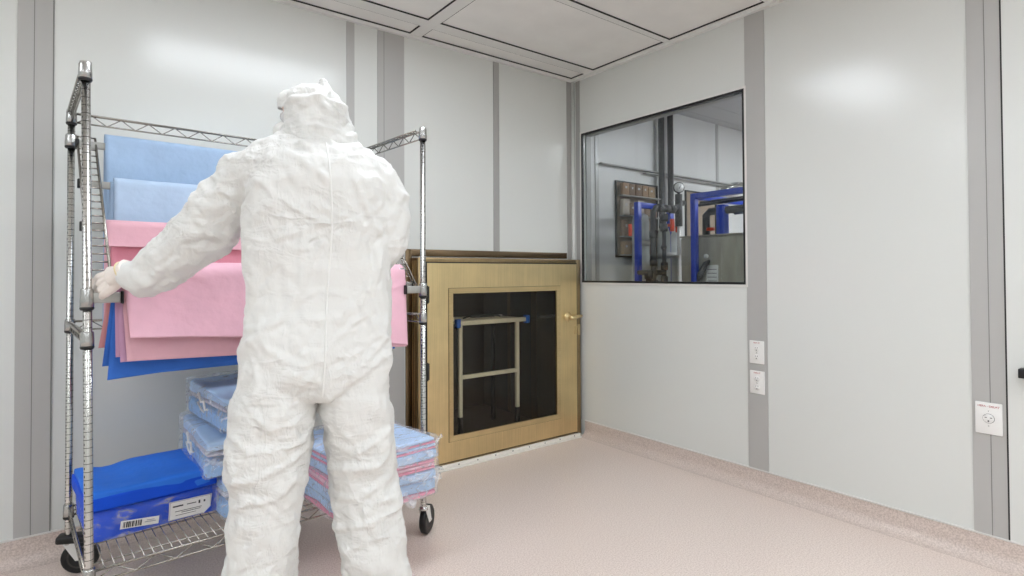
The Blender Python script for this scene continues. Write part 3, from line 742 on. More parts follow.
# trussed ledges
def truss(name, A, B, h=.036, r=.0036, step=.050, parent=K, zig=True, inner=0.):
    A = Vector(A); B = Vector(B); d = (B-A); n = max(2, round(d.length/step)); dn = d.normalized()
    q = MB(); q.tube([A, B], r*1.25, 8); q.tube([A+Vector((0, 0, -h)), B+Vector((0, 0, -h))], r, 8)
    side = Vector((-dn.y, dn.x, 0))*.004
    if inner: q.tube([A+side*inner, B+side*inner], r, 8)
    if abs(inner) > 3.3:
        q.tube([A+side*inner+Vector((0, 0, -.004)) if i % 2 else A for i in (0,)]+[A+d*(i/(n*2))+(side*inner if i % 2 else Vector((0, 0, 0))) for i in range(n*2+1)], r*.7, 6)
    pts = []
    for i in range(n+1):
        pts.append(A+d*(i/n)+Vector((0, 0, 0 if i % 2 else -h)))
    q.tube(pts, r*.75, 6)
    return q.obj(name, M_wire, parent)
e = .018
def frame3(z, name, open_front=True):
    truss(name, (-HW+e, HD, z), (HW-e, HD, z), inner=-3.2); truss(name, (-HW+leanx('fl', z)*.5, -HD+e, z), (-HW, HD-e, z), inner=3.5); truss(name, (HW, -HD+e, z), (HW, HD-e, z), inner=7)
frame3(ZT, 'top_ledge'); frame3(ZM, 'middle_ledge')
# bottom wire shelf
truss('shelf_edge', (-HW+e, -HD, ZB), (HW-e, -HD, ZB), r=.0034, step=.058); truss('shelf_edge', (-HW+e, HD, ZB), (HW-e, HD, ZB), r=.0034)
truss('shelf_edge', (-HW, -HD+e, ZB), (-HW, HD-e, ZB), r=.0034); truss('shelf_edge', (HW, -HD+e, ZB), (HW, HD-e, ZB), r=.0034)
q = MB(); n = 45
for i in range(n):
    x = -HW+.02+(2*HW-.04)*i/(n-1); q.tube([(x, -HD, ZB+.0045), (x, HD, ZB+.0045)], .0019, 6)
for y in (-HD+.055, -.12, .06, HD-.055): q.tube([(-HW+.01, y, ZB), (HW-.01, y, ZB)], .0030, 6)
q.obj('wire_deck', M_wire, K)
# sloping ladders at both ends that carry the bars
BARS = [(.22, 1.742), (.10, 1.568), (.0, 1.398), (-.27, 1.165)]
def ladder(s):
    xo, xi = s*(HW-.012), s*(HW-.070)
    A = Vector((0, .245, 1.775)); B = Vector((0, -.325, 1.150))
    q = MB()
    for xx in (xo, xi): q.tube([(xx, A.y, A.z), (xx, B.y, B.z)], .0042, 8); q.tube([(xx, A.y+.016, A.z-.012), (xx, B.y+.016, B.z-.012)], .0028, 6)
    n = 22
    for i in range(n+1):
        t = i/n; q.tube([(xo, A.y+(B.y-A.y)*t, A.z+(B.z-A.z)*t), (xi, A.y+(B.y-A.y)*t, A.z+(B.z-A.z)*t)], .0032, 6)
        if i < n: q.tube([(xi, A.y+(B.y-A.y)*t, A.z+(B.z-A.z)*t), (xi, A.y+.016+(B.y-A.y)*(t+.5/n), A.z-.012+(B.z-A.z)*(t+.5/n)), (xi, A.y+(B.y-A.y)*(t+1/n), A.z+(B.z-A.z)*(t+1/n))], .0024, 5)
    q.obj('sloping_ladder', M_wire, K)
for s in (-1, 1): ladder(s)
for i, (y, z) in enumerate(BARS):
    q = MB(); q.bbox(-HW+.014, HW-.014, y-.007, y+.007, z-.014, z+.014, .003); bar = q.obj('hanging_bar', M_sat, K)
    for s in (-1, 1):
        q = MB(); q.bbox(s*(HW-.010)-.007, s*(HW-.010)+.007, y-.011, y+.011, z-.018, z+.018, .003); q.obj('bar_end_cap', M_black, bar)
for s in (-1, 1):   # stub brackets off the front posts
    k = 'fl' if s < 0 else 'fr'
    x = s*(HW-.012); xi = s*(HW-.088)
    q = MB(); q.bbox(min(x, xi), max(x, xi), -HD-.006, -HD+.010, 1.128, 1.162, .004)
    st = q.obj('stub_bracket', M_sat, K)
    q = MB(); q.bbox(min(xi, xi+s*-.008), max(xi, xi+s*-.008), -HD-.009, -HD+.013, 1.124, 1.166, .003); q.obj('bracket_cap', M_black, st)
# clamp with wing nut at the right end of the front bar
q = MB(); q.bbox(HW-.105, HW-.078, -.315, -.275, 1.195, 1.245, .005); q.tube([(HW-.09, -.295, 1.195), (HW-.09, -.30, 1.150)], .006, 8)
cl = q.obj('bar_clamp', M_clamp, K)
q = MB(); q.tube([(HW-.112, -.305, 1.162), (HW-.098, -.301, 1.150), (HW-.082, -.301, 1.150), (HW-.068, -.300, 1.160)], [.006, .004, .004, .006], 8); q.obj('wing_nut', M_chrome, cl)
# casters
def caster(x, y, a, brake):
    f = empty('caster', (x, y, 0), a); f.parent = K
    q = MB(); q.lathe([(.012, .124), (.020, .124), (.021, .128), (.018, .135), (.0135, .140)], seg=20); q.obj('swivel_head', M_clamp, f)
    q = MB()
    for s in (-1, 1):
        q.add([(s*.019, -.014, .127), (s*.019, .034, .127), (s*.019, .056, .055), (s*.019, .028, .055), (s*.016, -.014, .127), (s*.016, .034, .127), (s*.016, .056, .055), (s*.016, .028, .055)],
              [(0, 1, 2, 3), (7, 6, 5, 4), (0, 4, 5, 1), (1, 5, 6, 2), (2, 6, 7, 3), (3, 7, 4, 0)])
    q.box(-.019, .019, -.014, .034, .1325, .127); q.tube([(-.023, .042, .0655), (.023, .042, .0655)], .005, 8)
    q.obj('fork', M_alum, f)
    q = MB(); R = .0655; Mw = Matrix.Translation((0, .042, R)) @ Matrix.Rotation(PI/2, 4, 'Y')
    q.lathe([(.044, -.013), (.058, -.016), (R, -.011), (R, .011), (.058, .016), (.044, .013)], seg=36, M=Mw); wh = q.obj('wheel', M_black, f)
    q = MB(); q.lathe([(.012, -.0148), (.014, -.0148), (.016, -.0118), (.042, -.0132), (.0445, -.0138), (.0445, .0138), (.042, .0132), (.016, .0118), (.014, .0148), (.012, .0148)], seg=30, M=Mw); q.obj('wheel_hub', mat('dark_grey_hub', (58, 54, 50), rough=.5), wh)
    if brake:
        q = MB()
        q.bbox(-.028, .028, -.050, .058, .128, .160, .010, 3, Matrix.Rotation(-.08, 4, 'X')); q.obj('brake_pedal', M_black, f)
    return f
caster(-HW, HD, -1.9, True); caster(HW, -HD, -.95, False); caster(-HW, -HD, 2.2, False); caster(HW, HD, .3, True)

# ------------------------------------------------------------------ wraps draped over the bars
def sheet(name, y, z, x0, x1, zb0, zb1, zback, r, mm, label, group, flare=.03, slant=0., seed=0, amp=.006, sag=0., name_part=None, hem=False):
    """draped sheet: front panel hangs from z to zb (zb0 left, zb1 right), goes over the bar, hangs behind to zback. local origin at bar centre"""
    nu, nv = 70, 64
    nf = 40; nr = 8; nb = nv-nf-nr
    xc = (x0+x1)/2; pts = []
    for j in range(nv):
        for i in range(nu):
            u = i/(nu-1)
            zb = zb0+(zb1-zb0)*u-sag*math.sin(PI*u)
            if j < nf:
                t = j/(nf-1); zz = zb+(z-zb)*t; yy = -r-flare*(1-t)**1.3; hang = 1-t
                xx = x0+(x1-x0)*u+slant*(1-t)*(1-2*u)
            elif j < nf+nr:
                g = (j-nf+1)/(nr+1)*PI; yy = -r*math.cos(g); zz = z+r*math.sin(g); hang = 0; xx = x0+(x1-x0)*u
            else:
                t = (j-nf-nr)/(nb-1); zz = z-(z-zback)*t; yy = r+.01*t; hang = t*.6; xx = x0+(x1-x0)*u
            pts.append((xx, yy, zz, hang))
    P = np.array(pts); q = P[:, :3]*np.array([5, 0, 3.])+seed*7.31
    w = vnoise(q)*amp*(.4+P[:, 3]*2)+vnoise(q*2.6+3)*amp*.35
    dg = np.exp(-((vnoise(q*1.3+11))/.06)**2)*amp*.35
    P[:, 1] -= np.where(P[:, 1] < 0, w+dg, -w*.6)
    P[:, 2] += np.where(P[:, 3] == 0, vnoise(q*2+5)*.0015, 0)
    vs = [(a-xc, b, c-z) for a, b, c, _ in P]
    fs = [(j*nu+i, j*nu+i+1, (j+1)*nu+i+1, (j+1)*nu+i) for j in range(nv-1) for i in range(nu-1)]
    m = MB(); m.add(vs, fs, True); o = m.obj(name, mm); on_rack(o, xc, y, z)
    md = o.modifiers.new('s', 'SOLIDIFY'); md.thickness = .0018; md.offset = 0
    tag(o, label, 'wrap sheet', group); return o
G1 = 'blue wraps hanging on the upper bars'; G2 = 'pink wraps hanging on the lower bars'; G3 = 'layered wraps under the front pink wraps'
y, z = BARS[0]
sheet('draped_wrap', y, z+.030, -.530, .55, 1.10, 1.10, .93, .020, M_lblue, 'light blue wrap draped over the topmost bar, highest of the hanging wraps', G1, .05, 0, 1, .008)
y, z = BARS[1]
sheet('draped_wrap', y, z+.012, -.512, .55, .95, .95, .92, .021, M_lblue2, 'pale blue wrap draped over the second bar, just above the pink wraps', G1, .03, 0, 3, .006)
sheet('draped_wrap', y, z+.004, -.524, .55, .895, .90, .90, .012, M_lblue, 'light blue wrap behind the pale blue wrap on the second bar', G1, .02, 0, 4, .003)
y, z = BARS[2]
sheet('draped_wrap', y, z+.004, -.548, .55, 1.325, 1.32, .97, .024, M_pink2, 'soft pink wrap folded short over the third bar above the sleeve of the worker', G2, .012, -.01, 5, .005)
sheet('draped_wrap', y, z-.001, -.528, .55, .90, .91, .93, .019, M_rose, 'deeper rose wrap showing below the short soft pink wrap', G2, .012, 0, 6, .005)
y, z = BARS[3]
sheet('draped_wrap', y, z+.045, -.530, .548, 1.012, .895, 1.00, .052, M_pink, 'large pink wrap outermost over the front bar, running behind the worker', G2, .050, .012, 8, .009, -.016)
sheet('draped_wrap', y, z+.037, -.536, .542, .933, .89, .95, .043, M_pink2, 'second pink wrap hanging lower beneath the outermost pink wrap', G2, .045, .012, 9, .007)
sheet('draped_wrap', y, z+.030, -.546, .54, .93, .91, .93, .035, M_lilac, 'mauve wrap edge just behind the two front pink wraps', G3, .030, .006, 10, .005)
sheet('draped_wrap', y, z+.024, -.552, .54, .945, .92, .92, .027, M_lilac, 'mauve wrap edge, next inward toward the blue wraps', G3, .016, .002, 11, .005)
sheet('draped_wrap', y, z+.016, -.548, .54, .868, .925, .868, .019, M_dblue, 'mid-blue wrap hanging lowest of all from the front bar', G3, .000, -.022, 12, .004, .0)
sheet('draped_wrap', y, z+.010, -.556, .54, .91, .92, .91, .011, M_dblue, 'mid-blue wrap tight against the front bar at the core of the bundle', G3, -.03, -.024, 13, .004)
sheet('draped_wrap', y, z+.004, -.566, .54, .97, .97, .95, .004, M_salmon, 'salmon wrap at the very core of the bundle, a sliver showing at the left', G3, -.05, -.022, 7, .003)

# ------------------------------------------------------------------ packs on the wire shelf
def slab(w, d, h, r=.02, n=18, seed=0, amp=.004, front_drop=0., warp=None, side_r=None):
    """soft folded block, base centre at origin; front (-y) can be thinner"""
    bm = bmesh.new(); bmesh.ops.create_cube(bm, size=1)
    bmesh.ops.subdivide_edges(bm, edges=bm.edges[:], cuts=n, use_grid_fill=True)
    V = np.array([v.co[:] for v in bm.verts])
    D = np.array([w, d, h]); rr = min(r, h/2*.98)
    P = V*D; inner = D/2-rr
    C = np.clip(P, -inner, inner); dd = P-C; L_ = np.linalg.norm(dd, axis=1, keepdims=True); L_[L_ < 1e-9] = 1
    edge = (np.abs(V) > .4999).sum(1) > 0
    Q = np.where((np.abs(dd).max(1, keepdims=True) > 1e-6), C+dd/L_*rr, P)
    N = dd/L_
    ns = vnoise(Q*np.array([9, 9, 14])+seed*5.3)*amp+vnoise(Q*28+seed)*amp*.35
    Q = Q+N*ns[:, None]
    Q[:, 2] += h/2
    t = (Q[:, 1]/d+.5)  # 0 front, 1 back
    Q[:, 2] *= (1-front_drop*(1-t)/max(h, 1e-6))
    if warp is not None: Q = warp(Q)
    for v, c in zip(bm.verts, Q): v.co = Vector(c)
    bm.verts.index_update()
    vs = [v.co.copy() for v in bm.verts]; fs = [tuple(v.index for v in f.verts) for f in bm.faces]; bm.free()
    return MB().add(vs, fs, True)
def wires(z): return z
ZS = ZB+.0065
# --- royal blue loose stack on top of a film-wrapped pack
def sagw(Q):
    x = Q[:, 0]; Q[:, 2] -= np.where(Q[:, 2] > .05, .016*np.exp(-((x+.10)/.05)**2), 0)*np.clip((Q[:, 1]+.2)/.3, 0, 1); return Q
pk = slab(.425, .355, .112, .016, seed=1, amp=.004).obj('wrapped_pack', M_royal2, None)
on_rack(pk, -.395, .038, ZS, .05); tag(pk, 'royal blue film-wrapped pack with two white labels, flat on the wire shelf', 'pack')
fl = slab(.433, .363, .120, .016, seed=21, amp=.007).obj('film_wrap', M_film, pk)
fl.location.z = -.003
q = MB(); q.bbox(-.100, .020, -.001, .001, -.014, .014, .0006); lb = q.obj('barcode_label', M_white, pk, (-.03, -.1895, .037), (.02, .12, 0))
q = MB(); xx = -.092; R3 = random.Random(3)
while xx < -.032:
    w_ = R3.choice((.0015, .003, .0045)); q.box(xx, xx+w_, -.0018, -.0008, -.010, .010); xx += w_+R3.choice((.0015, .003))
q.obj('barcode', M_ink, lb)
q = MB(); q.box(-.025, .010, -.0018, -.0008, -.002, .0005); q.box(-.020, .005, -.0018, -.0008, .004, .006); q.obj('printed_lines', M_greyink, lb)
q = MB()
vs = [(-.072, 0, -.034), (.048, 0, -.034), (.072, 0, -.012), (.075, 0, .034), (-.072, 0, .034)]
q.add([(a, -.0015, c) for a, b, c in vs]+[(a, .0005, c) for a, b, c in vs], [(0, 1, 2, 3, 4), (9, 8, 7, 6, 5), (0, 5, 6, 1), (1, 6, 7, 2), (2, 7, 8, 3), (3, 8, 9, 4), (4, 9, 5, 0)])
lb = q.obj('address_label', M_white, pk, (.094, -.1905, .050), (0, .03, 0))
q = MB()
for (a, b, c, d) in ((-.060, -.025, .012, .017), (-.012, .020, .013, .016), (.028, .034, .008, .020), (.046, .052, .010, .018), (-.052, .040, -.006, -.004), (-.030, .036, -.012, -.010), (-.050, .020, -.020, -.0185)): q.box(a, b, -.0021, -.0013, c, d)
q.obj('printed_lines', M_ink, lb)
q = MB(); ringp = ((-.070, .070, .031, .0325), (-.070, -.0685, -.033, .031), (-.07, .046, -.0335, -.032), (.0705, .072, -.01, .0325))
for (a, b, c, d) in ringp: q.box(a, b, -.0021, -.0013, c, d)
q.obj('label_border', M_greyink, lb)
st = slab(.405, .385, .066, .010, seed=2, amp=.003, warp=sagw).obj('loose_wrap_stack', M_royal, None)
on_rack(st, -.415, .025, ZS+.119, .03); tag(st, 'bright royal blue stack of loose folded wraps lying on the labelled film-wrapped pack', 'wrap stack')
q = slab(.421, .381, .050, .008, seed=3, amp=.002).obj('lower_wrap_layer', M_royal2, st); q.location = (.0, -.004, -.0005)

# --- bagged gowns, middle column
LBAG = 'bagged light blue gowns in the middle of the wire shelf'
def bagged(name, w, d, h, x, y, z, rz, layers, label, group, drop=0., seed=0, flap=True, tilt=0., bag=True, marks=True):
    t = empty(name, (0, 0, 0), 0, label, 'pack', group); on_rack(t, x, y, z, rz); t.rotation_euler[0] = tilt
    zz = .0; tot = sum(l[0] for l in layers); f = h/tot
    for i, (hh, mm, nm) in enumerate(layers):
        o = slab(w-.002*i, d-.003*i, hh*f*.985, .012 if hh*f > .03 else hh*f*.48, 14, seed+i, .004 if hh*f > .03 else .0015, drop*hh/tot).obj(nm, mm, t)
        o.location = (0, 0, zz-(0)); zz += hh*f
        if drop: o.rotation_euler[0] = 0
    if bag:
        B = slab(w+.026, d+.026, h+.016, .02, 18, seed+50, .006, drop).obj('plastic_bag', M_film2, t); B.location = (0, 0, -.004)
        if flap:
            m = MB()
            def fn(u, v):
                yy = (v-.5)*d*.9; L_ = .045*(1+.3*math.sin(v*9+seed)); zc = h*.45
                return (w/2+.004+u*L_, yy+.012*math.sin(v*23+seed)*u, zc+(.030*math.sin(v*14+seed*2)+.018*math.sin(v*37))*u)
            m.grid(fn, 10, 40); m.obj('bag_seal_flap', M_film2, t)
            m = MB()
            def fn2(u, v):
                xx = (v-.5)*w*.9; L_ = .040*(1+.3*math.sin(v*9+seed))
                return (xx+.012*math.sin(v*23+seed)*u, -d/2-.004-u*L_*.6, h*.4+(.026*math.sin(v*15+seed*2)+.016*math.sin(v*33))*u-.01*u)
            m.grid(fn2, 10, 40); m.obj('bag_end_gather', M_film2, t)
    return t
B_ = M_lblue; P_ = M_lblue2; K_ = M_pink; 
M_bagblue = cloth('bagged_blue_gown', (140, 184, 232)); M_bagpale = cloth('bagged_pale_gown', (176, 204, 236)); M_bagpink = cloth('bagged_pink_gown', (232, 140, 165))
D4 = math.radians(0)
M_liner = cloth('pale_grey_lining', (196, 194, 206))
specs = [(-.020, .025, ZS, .02, .158, .045, 'light blue gowns in a clear crinkled bag, bottom of the middle stack on the shelf'),
         (-.062, .035, ZS+.160, -.03, .158, .050, 'light blue gowns in a clear crinkled bag, second from the top of the middle stack'),
         (-.015, .060, ZS+.322, .05, .150, .050, 'light blue gowns in a clear bag, topmost of the middle stack beside the blue stack')]
for i, (x, y, z, rz, h, dr_, lb) in enumerate(specs):
    t = bagged('bagged_gown_pack', .36, .50, h, x, y, z, rz, [(.5, M_bagblue, 'folded_gown'), (.12, M_liner, 'folded_lining'), (.38, M_bagpale, 'folded_gown')], lb, LBAG, dr_, 30+i*7)
    # white drawstring marks on the left side
    q = MB(); q.tube([(-.192, .06, h*.70), (-.196, .03, h*.78), (-.196, .0, h*.55), (-.195, -.03, h*.60), (-.195, -.05, h*.38), (-.194, -.075, h*.42)], .005, 8); q.tube([(-.195, .05, h*.50), (-.196, .0, h*.36), (-.194, -.03, h*.30)], .004, 8)
    q.obj('white_drawstring', M_white, t)
# --- right stack, deep packs overhanging the front edge
GR = 'bagged blue and pink packs at the right end of the wire shelf'
lay = {0: [(.30, M_bagpink, 'pink_layer'), (.70, M_bagpale, 'blue_layer')],
       1: [(.50, M_bagpale, 'blue_layer'), (.14, M_bagpink, 'pink_layer'), (.20, M_pink, 'pink_layer'), (.16, M_bagpink, 'pink_layer')],
       2: [(.46, M_bagpale, 'blue_layer'), (.09, M_bagpink, 'pink_layer'), (.16, M_bagpale, 'blue_layer'), (.08, M_bagpink, 'pink_layer'), (.21, M_bagpale, 'blue_layer')]}
rs = [(.335, -.325, ZS, .0, .070, .44, .47, 'blue over pink folded pack, bottom of the right stack just above the caster'),
      (.328, -.335, ZS+.075, -.03, .079, .45, .47, 'pink over pale blue folded pack in a crinkled bag, middle of the right stack'),
      (.322, -.335, ZS+.158, .04, .086, .44, .49, 'pale blue pack with two thin pink layers, topmost of the right stack')]
for i, (x, y, z, rz, h, w_, d_, lb) in enumerate(rs):
    bagged('bagged_wrap_pack', w_, d_, h, x, y, z, rz, lay[i], lb, GR, .0, 60+i*5)

# ------------------------------------------------------------------ the worker
PC = Vector((-2.443, -1.437, 0)); PA = math.atan2(-.26, .966)
def loft(m, secs, n=28, ex=2.2):
    """secs = (u, w, z, a, b): stacked superellipse rings"""
    vs = []; fs = []
    for (u, w, z, a, b) in secs:
        for k in range(n):
            g = 2*PI*k/n; c, s = math.cos(g), math.sin(g)
            vs.append((u+a*abs(c)**(2/ex)*(1 if c > 0 else -1), w+b*abs(s)**(2/ex)*(1 if s > 0 else -1), z))
    for i in range(len(secs)-1):
        for k in range(n):
            k2 = (k+1) % n; fs.append((i*n+k, i*n+k2, (i+1)*n+k2, (i+1)*n+k))
    fs.append(tuple(reversed(range(n)))); fs.append(tuple((len(secs)-1)*n+k for k in range(n)))
    m.add(vs, fs, True); return m
def smooth_path(P, R, sub=4):
    P = [Vector(q) for q in P]; out = []; ro = []
    for i in range(len(P)-1):
        p0 = P[max(i-1, 0)]; p1 = P[i]; p2 = P[i+1]; p3 = P[min(i+2, len(P)-1)]
        for k in range(sub):
            t = k/sub
            out.append(.5*((2*p1)+(-p0+p2)*t+(2*p0-5*p1+4*p2-p3)*t*t+(-p0+3*p1-3*p2+p3)*t**3)); ro.append(R[i]*(1-t)+R[i+1]*t)
    out.append(P[-1]); ro.append(R[-1]); return out, ro
def limb(m, P, R, sub=4, seg=20):
    a, b = smooth_path(P, R, sub); m.tube(a, b, seg)
    for q, r in ((a[0], b[0]), (a[-1], b[-1])): ball(m, q, (r, r, r))
    return m
def ball(m, c, r, M=None, n=14):
    prof = [(max(math.sin(PI*i/n), 1e-4), -math.cos(PI*i/n)) for i in range(n+1)]
    vs = []; fs = []; k_ = 20
    for (a, z) in prof:
        for k in range(k_):
            g = 2*PI*k/k_; v = Vector((a*math.cos(g)*r[0], a*math.sin(g)*r[1], z*r[2]))
            if M: v = M @ v
            vs.append(v+Vector(c))
    for i in range(n):
        for k in range(k_):
            k2 = (k+1) % k_; fs.append((i*k_+k, i*k_+k2, (i+1)*k_+k2, (i+1)*k_+k))
    m.add(vs, fs, True)
def remesh(m, voxel, smooth=2):
    me = m.mesh('tmp'); bm = bmesh.new(); bm.from_mesh(me); bmesh.ops.remove_doubles(bm, verts=bm.verts, dist=1e-6); bmesh.ops.recalc_face_normals(bm, faces=bm.faces); bm.to_mesh(me); bm.free()
    o = bpy.data.objects.new('tmp', me); COL.objects.link(o)
    md = o.modifiers.new('r', 'REMESH'); md.mode = 'VOXEL'; md.voxel_size = voxel
    if smooth: s_ = o.modifiers.new('s', 'SMOOTH'); s_.iterations = smooth; s_.factor = .5
    bpy.context.view_layer.update(); dg = bpy.context.evaluated_depsgraph_get()
    r = bpy.data.meshes.new_from_object(o.evaluated_get(dg)); bpy.data.objects.remove(o)
    return r
def vn(me):
    n = len(me.vertices); V = np.empty(n*3); me.vertices.foreach_get('co', V); N = np.empty(n*3); me.vertex_normals.foreach_get('vector', N)
    return V.reshape(-1, 3), N.reshape(-1, 3)
def setv(me, V):
    me.vertices.foreach_set('co', V.reshape(-1)); me.polygons.foreach_set('use_smooth', [True]*len(me.polygons)); me.update()
def stroke(V, A, B, s, amp, out, mask=None, tent=False):
    """ridge along the segment A-B: soft, or with tent=True a sharp crease between two flat facets"""
    A = np.array(A, float); B = np.array(B, float); d = B-A; L_ = np.linalg.norm(d)+1e-9; d /= L_
    lo = np.minimum(A, B)-3.2*s; hi = np.maximum(A, B)+3.2*s
    idx = np.where(((V > lo) & (V < hi)).all(1))[0]
    if not len(idx): return
    q = V[idx]-A; t = q @ d; pr = np.clip(t, 0, L_); dist = np.linalg.norm(q-pr[:, None]*d, axis=1)
    tp = np.clip(np.minimum(pr, L_-pr)/(L_*.35)+.25, 0, 1)
    if tent: h = amp*tp*np.clip(1-dist/(2.6*s), 0, 1)
    else: h = amp*tp*(1.25*np.exp(-(dist/s)**2)-.45*np.exp(-(dist/(2.4*s))**2))
    if mask is not None: h *= mask[idx]
    out[idx] += h
def crumple(V, N, n, L0, L1, s0, s1, a0, a1, rng, region=None, bias=None, both=.65):
    out = np.zeros(len(V)); pool = np.arange(len(V)) if region is None else np.where(region)[0]
    for _ in range(n):
        i = pool[rng.integers(len(pool))]; nn = N[i]
        if bias is not None and rng.random() < .8:
            g = np.array(bias(V[i], rng))
        else: g = rng.normal(size=3)
        g = g-(g@nn)*nn; g /= np.linalg.norm(g)+1e-9
        L_ = rng.uniform(L0, L1); s = rng.uniform(s0, s1); a = rng.uniform(a0, a1)*(1 if rng.random() < both else -1)
        c = V[i]; k = np.cross(g, nn)*rng.uniform(-.22, .22)*L_
        stroke(V, c-g*L_/2, c+k, s, a, out, tent=True); stroke(V, c+k, c+g*L_/2, s, a, out, tent=True)
    return out

# skeleton ------------------------------------------------------
TORSO = [(-.006, .010, 1.650, .060, .070), (-.006, .005, 1.628, .095, .085), (-.010, .0, 1.612, .135, .092), (-.010, -.004, 1.597, .160, .102), (-.002, -.006, 1.570, .186, .118), (.0, -.008, 1.540, .198, .132),
         (.004, -.008, 1.49, .206, .146), (.002, -.005, 1.398, .212, .150), (-.002, 0, 1.322, .213, .145), (-.003, 0, 1.255, .213, .140), (.004, 0, 1.139, .213, .142), (-.002, -.002, 1.048, .215, .148),
         (-.010, -.006, 1.00, .217, .152), (-.010, -.008, .927, .219, .154), (-.013, -.004, .900, .216, .146), (-.011, 0, .878, .185, .132), (-.009, 0, .858, .120, .105), (-.008, 0, .846, .05, .07)]
LLEG = [(-.108, -.002, .99, .095, .125), (-.114, -.004, .93, .104, .138), (-.122, 0, .87, .112, .135), (-.130, 0, .83, .113, .140), (-.133, 0, .788, .114, .140), (-.143, 0, .731, .118, .138), (-.145, 0, .643, .108, .130), (-.146, 0, .585, .096, .122), (-.156, -.004, .544, .098, .118),
        (-.160, -.008, .50, .101, .118), (-.159, -.01, .412, .097, .115), (-.166, -.01, .339, .102, .112), (-.172, -.008, .27, .105, .112), (-.174, -.004, .20, .100, .108), (-.175, 0, .145, .085, .095), (-.175, .004, .105, .064, .078), (-.175, .004, .09, .060, .074)]
RLEG = [(.085, -.002, .99, .095, .125), (.094, -.004, .93, .104, .138), (.102, 0, .87, .110, .135), (.105, 0, .826, .106, .138), (.112, 0, .764, .103, .136), (.121, 0, .70, .102, .132), (.131, 0, .606, .102, .126), (.138, -.002, .542, .103, .120), (.143, -.006, .495, .105, .118),
        (.152, -.008, .448, .102, .116), (.163, -.01, .352, .101, .112), (.172, -.008, .269, .104, .112), (.176, -.004, .20, .100, .108), (.178, 0, .145, .085, .095), (.178, .004, .105, .064, .078), (.178, .004, .09, .060, .074)]
LARM_P = [(-.135, -.005, 1.520), (-.197, .060, 1.508), (-.274, .118, 1.427), (-.332, .166, 1.343), (-.420, .238, 1.271), (-.496, .292, 1.219), (-.540, .322, 1.216), (-.556, .334, 1.220)]
LARM_R = [.088, .082, .084, .090, .080, .072, .054, .044]
RARM_P = [(.120, -.010, 1.530), (.170, -.018, 1.495), (.192, -.025, 1.42), (.196, -.025, 1.355), (.188, .00, 1.300), (.160, .10, 1.262), (.115, .22, 1.240), (.075, .32, 1.245), (.060, .360, 1.250)]
RARM_R = [.078, .074, .068, .066, .068, .064, .056, .046, .036]

# inner body: one continuous figure with head, hands and feet -------
FD = Vector((-.88, .46, -.06)).normalized(); HC = Vector((-.012, .012, 1.692))
FX = FD.cross(Vector((0, 0, 1))).normalized()   # to the right of the face
HM = Matrix((( FX.x, FD.x, 0), (FX.y, FD.y, 0), (FX.z, FD.z, 1)))
def fp(r, fwd, up): return HC+FX*r+FD*fwd+Vector((0, 0, up))
def hand(m, W0, a, b, side, infl=0., shut=(.45, 1.35, 2.0)):
    """W0 wrist, a = along the hand, b = towards the thumb side; n = palm normal"""
    a = Vector(a).normalized(); b = Vector(b); b = (b-a*b.dot(a)).normalized(); n = a.cross(b)*side
    W0 = Vector(W0); K0 = W0+a*.078
    m.tube([W0-a*.05, W0, W0+a*.02], [.027+infl, .0265+infl, .030+infl], 16)
    for o_, ln, r in ((-.030, .80, .0083), (-.011, .95, .0088), (.010, 1.0, .0092), (.030, .93, .0090)):
        r += infl; K = K0+b*o_*1.02-n*.003*abs(o_)/.03+a*(.004 if abs(o_) < .02 else -.003)
        m.tube([W0+b*o_*.55, W0+b*o_*.8+a*.04-n*.002, K], [.016+infl, .015+infl, .0125+infl], 12)
        P_ = [K]; q = K
        for t, l_ in zip(shut, (.043*ln, .027*ln, .021*ln)):
            q = q+(a*math.cos(t)+n*math.sin(t))*l_; P_.append(q)
        limb(m, P_, [r*1.15, r*1.06, r, r*.86], 3, 12)
    T0 = W0+b*.024+a*.022+n*.006
    limb(m, [T0, T0+b*.022+a*.026+n*.014, T0+b*.020+a*.052+n*.030, T0+b*.008+a*.066+n*.042], [.015+infl, .0125+infl, .0108+infl, .0092+infl], 3, 12)
    return m
LH = dict(W0=(-.588, .348, 1.216), a=(-.74, .46, -.44), b=(-.20, .25, .90), side=1)
RH = dict(W0=(.054, .378, 1.250), a=(-.30, .92, -.06), b=(-.55, -.12, .80), side=-1)
m = MB()
shr = lambda S, k, kk: [(u, w, z, a*k, b*kk) for (u, w, z, a, b) in S]
loft(m, [(-.006, .01, 1.62, .055, .058), (-.006, .0, 1.585, .090, .075)]+shr(TORSO[4:-4], .80, .74)+[(-.012, 0, .91, .15, .09)])
loft(m, shr(LLEG[1:-2], .74, .70)+[(-.175, .0, .08, .042, .05)]); loft(m, shr(RLEG[1:-2], .74, .70)+[(.178, .0, .08, .042, .05)])
limb(m, LARM_P, [max(.024, r*.58) for r in LARM_R]); limb(m, RARM_P, [max(.024, r*.58) for r in RARM_R])
hand(m, **LH, infl=-.001); hand(m, **RH, infl=-.001)
limb(m, [(-.006, .0, 1.57), (-.008, .006, 1.66)], [.056, .054])
ball(m, HC-Vector((0, 0, .022)), (.066, .080, .100), HM.to_4x4().to_3x3())
ball(m, fp(0, .04, -.055), (.052, .052, .052)); limb(m, [fp(0, .088, .012), fp(0, .106, -.018), fp(0, .100, -.03)], [.009, .013, .010])
for s in (-1, 1):
    ball(m, fp(s*.072, .0, -.005), (.012, .018, .028)); ball(m, fp(s*.03, .078, -.045), (.02, .014, .012)); limb(m, [fp(s*.014, .088, .030), fp(s*.045, .078, .032)], [.008, .007])
limb(m, [fp(-.02, .090, -.058), fp(.02, .090, -.058)], [.007, .007])
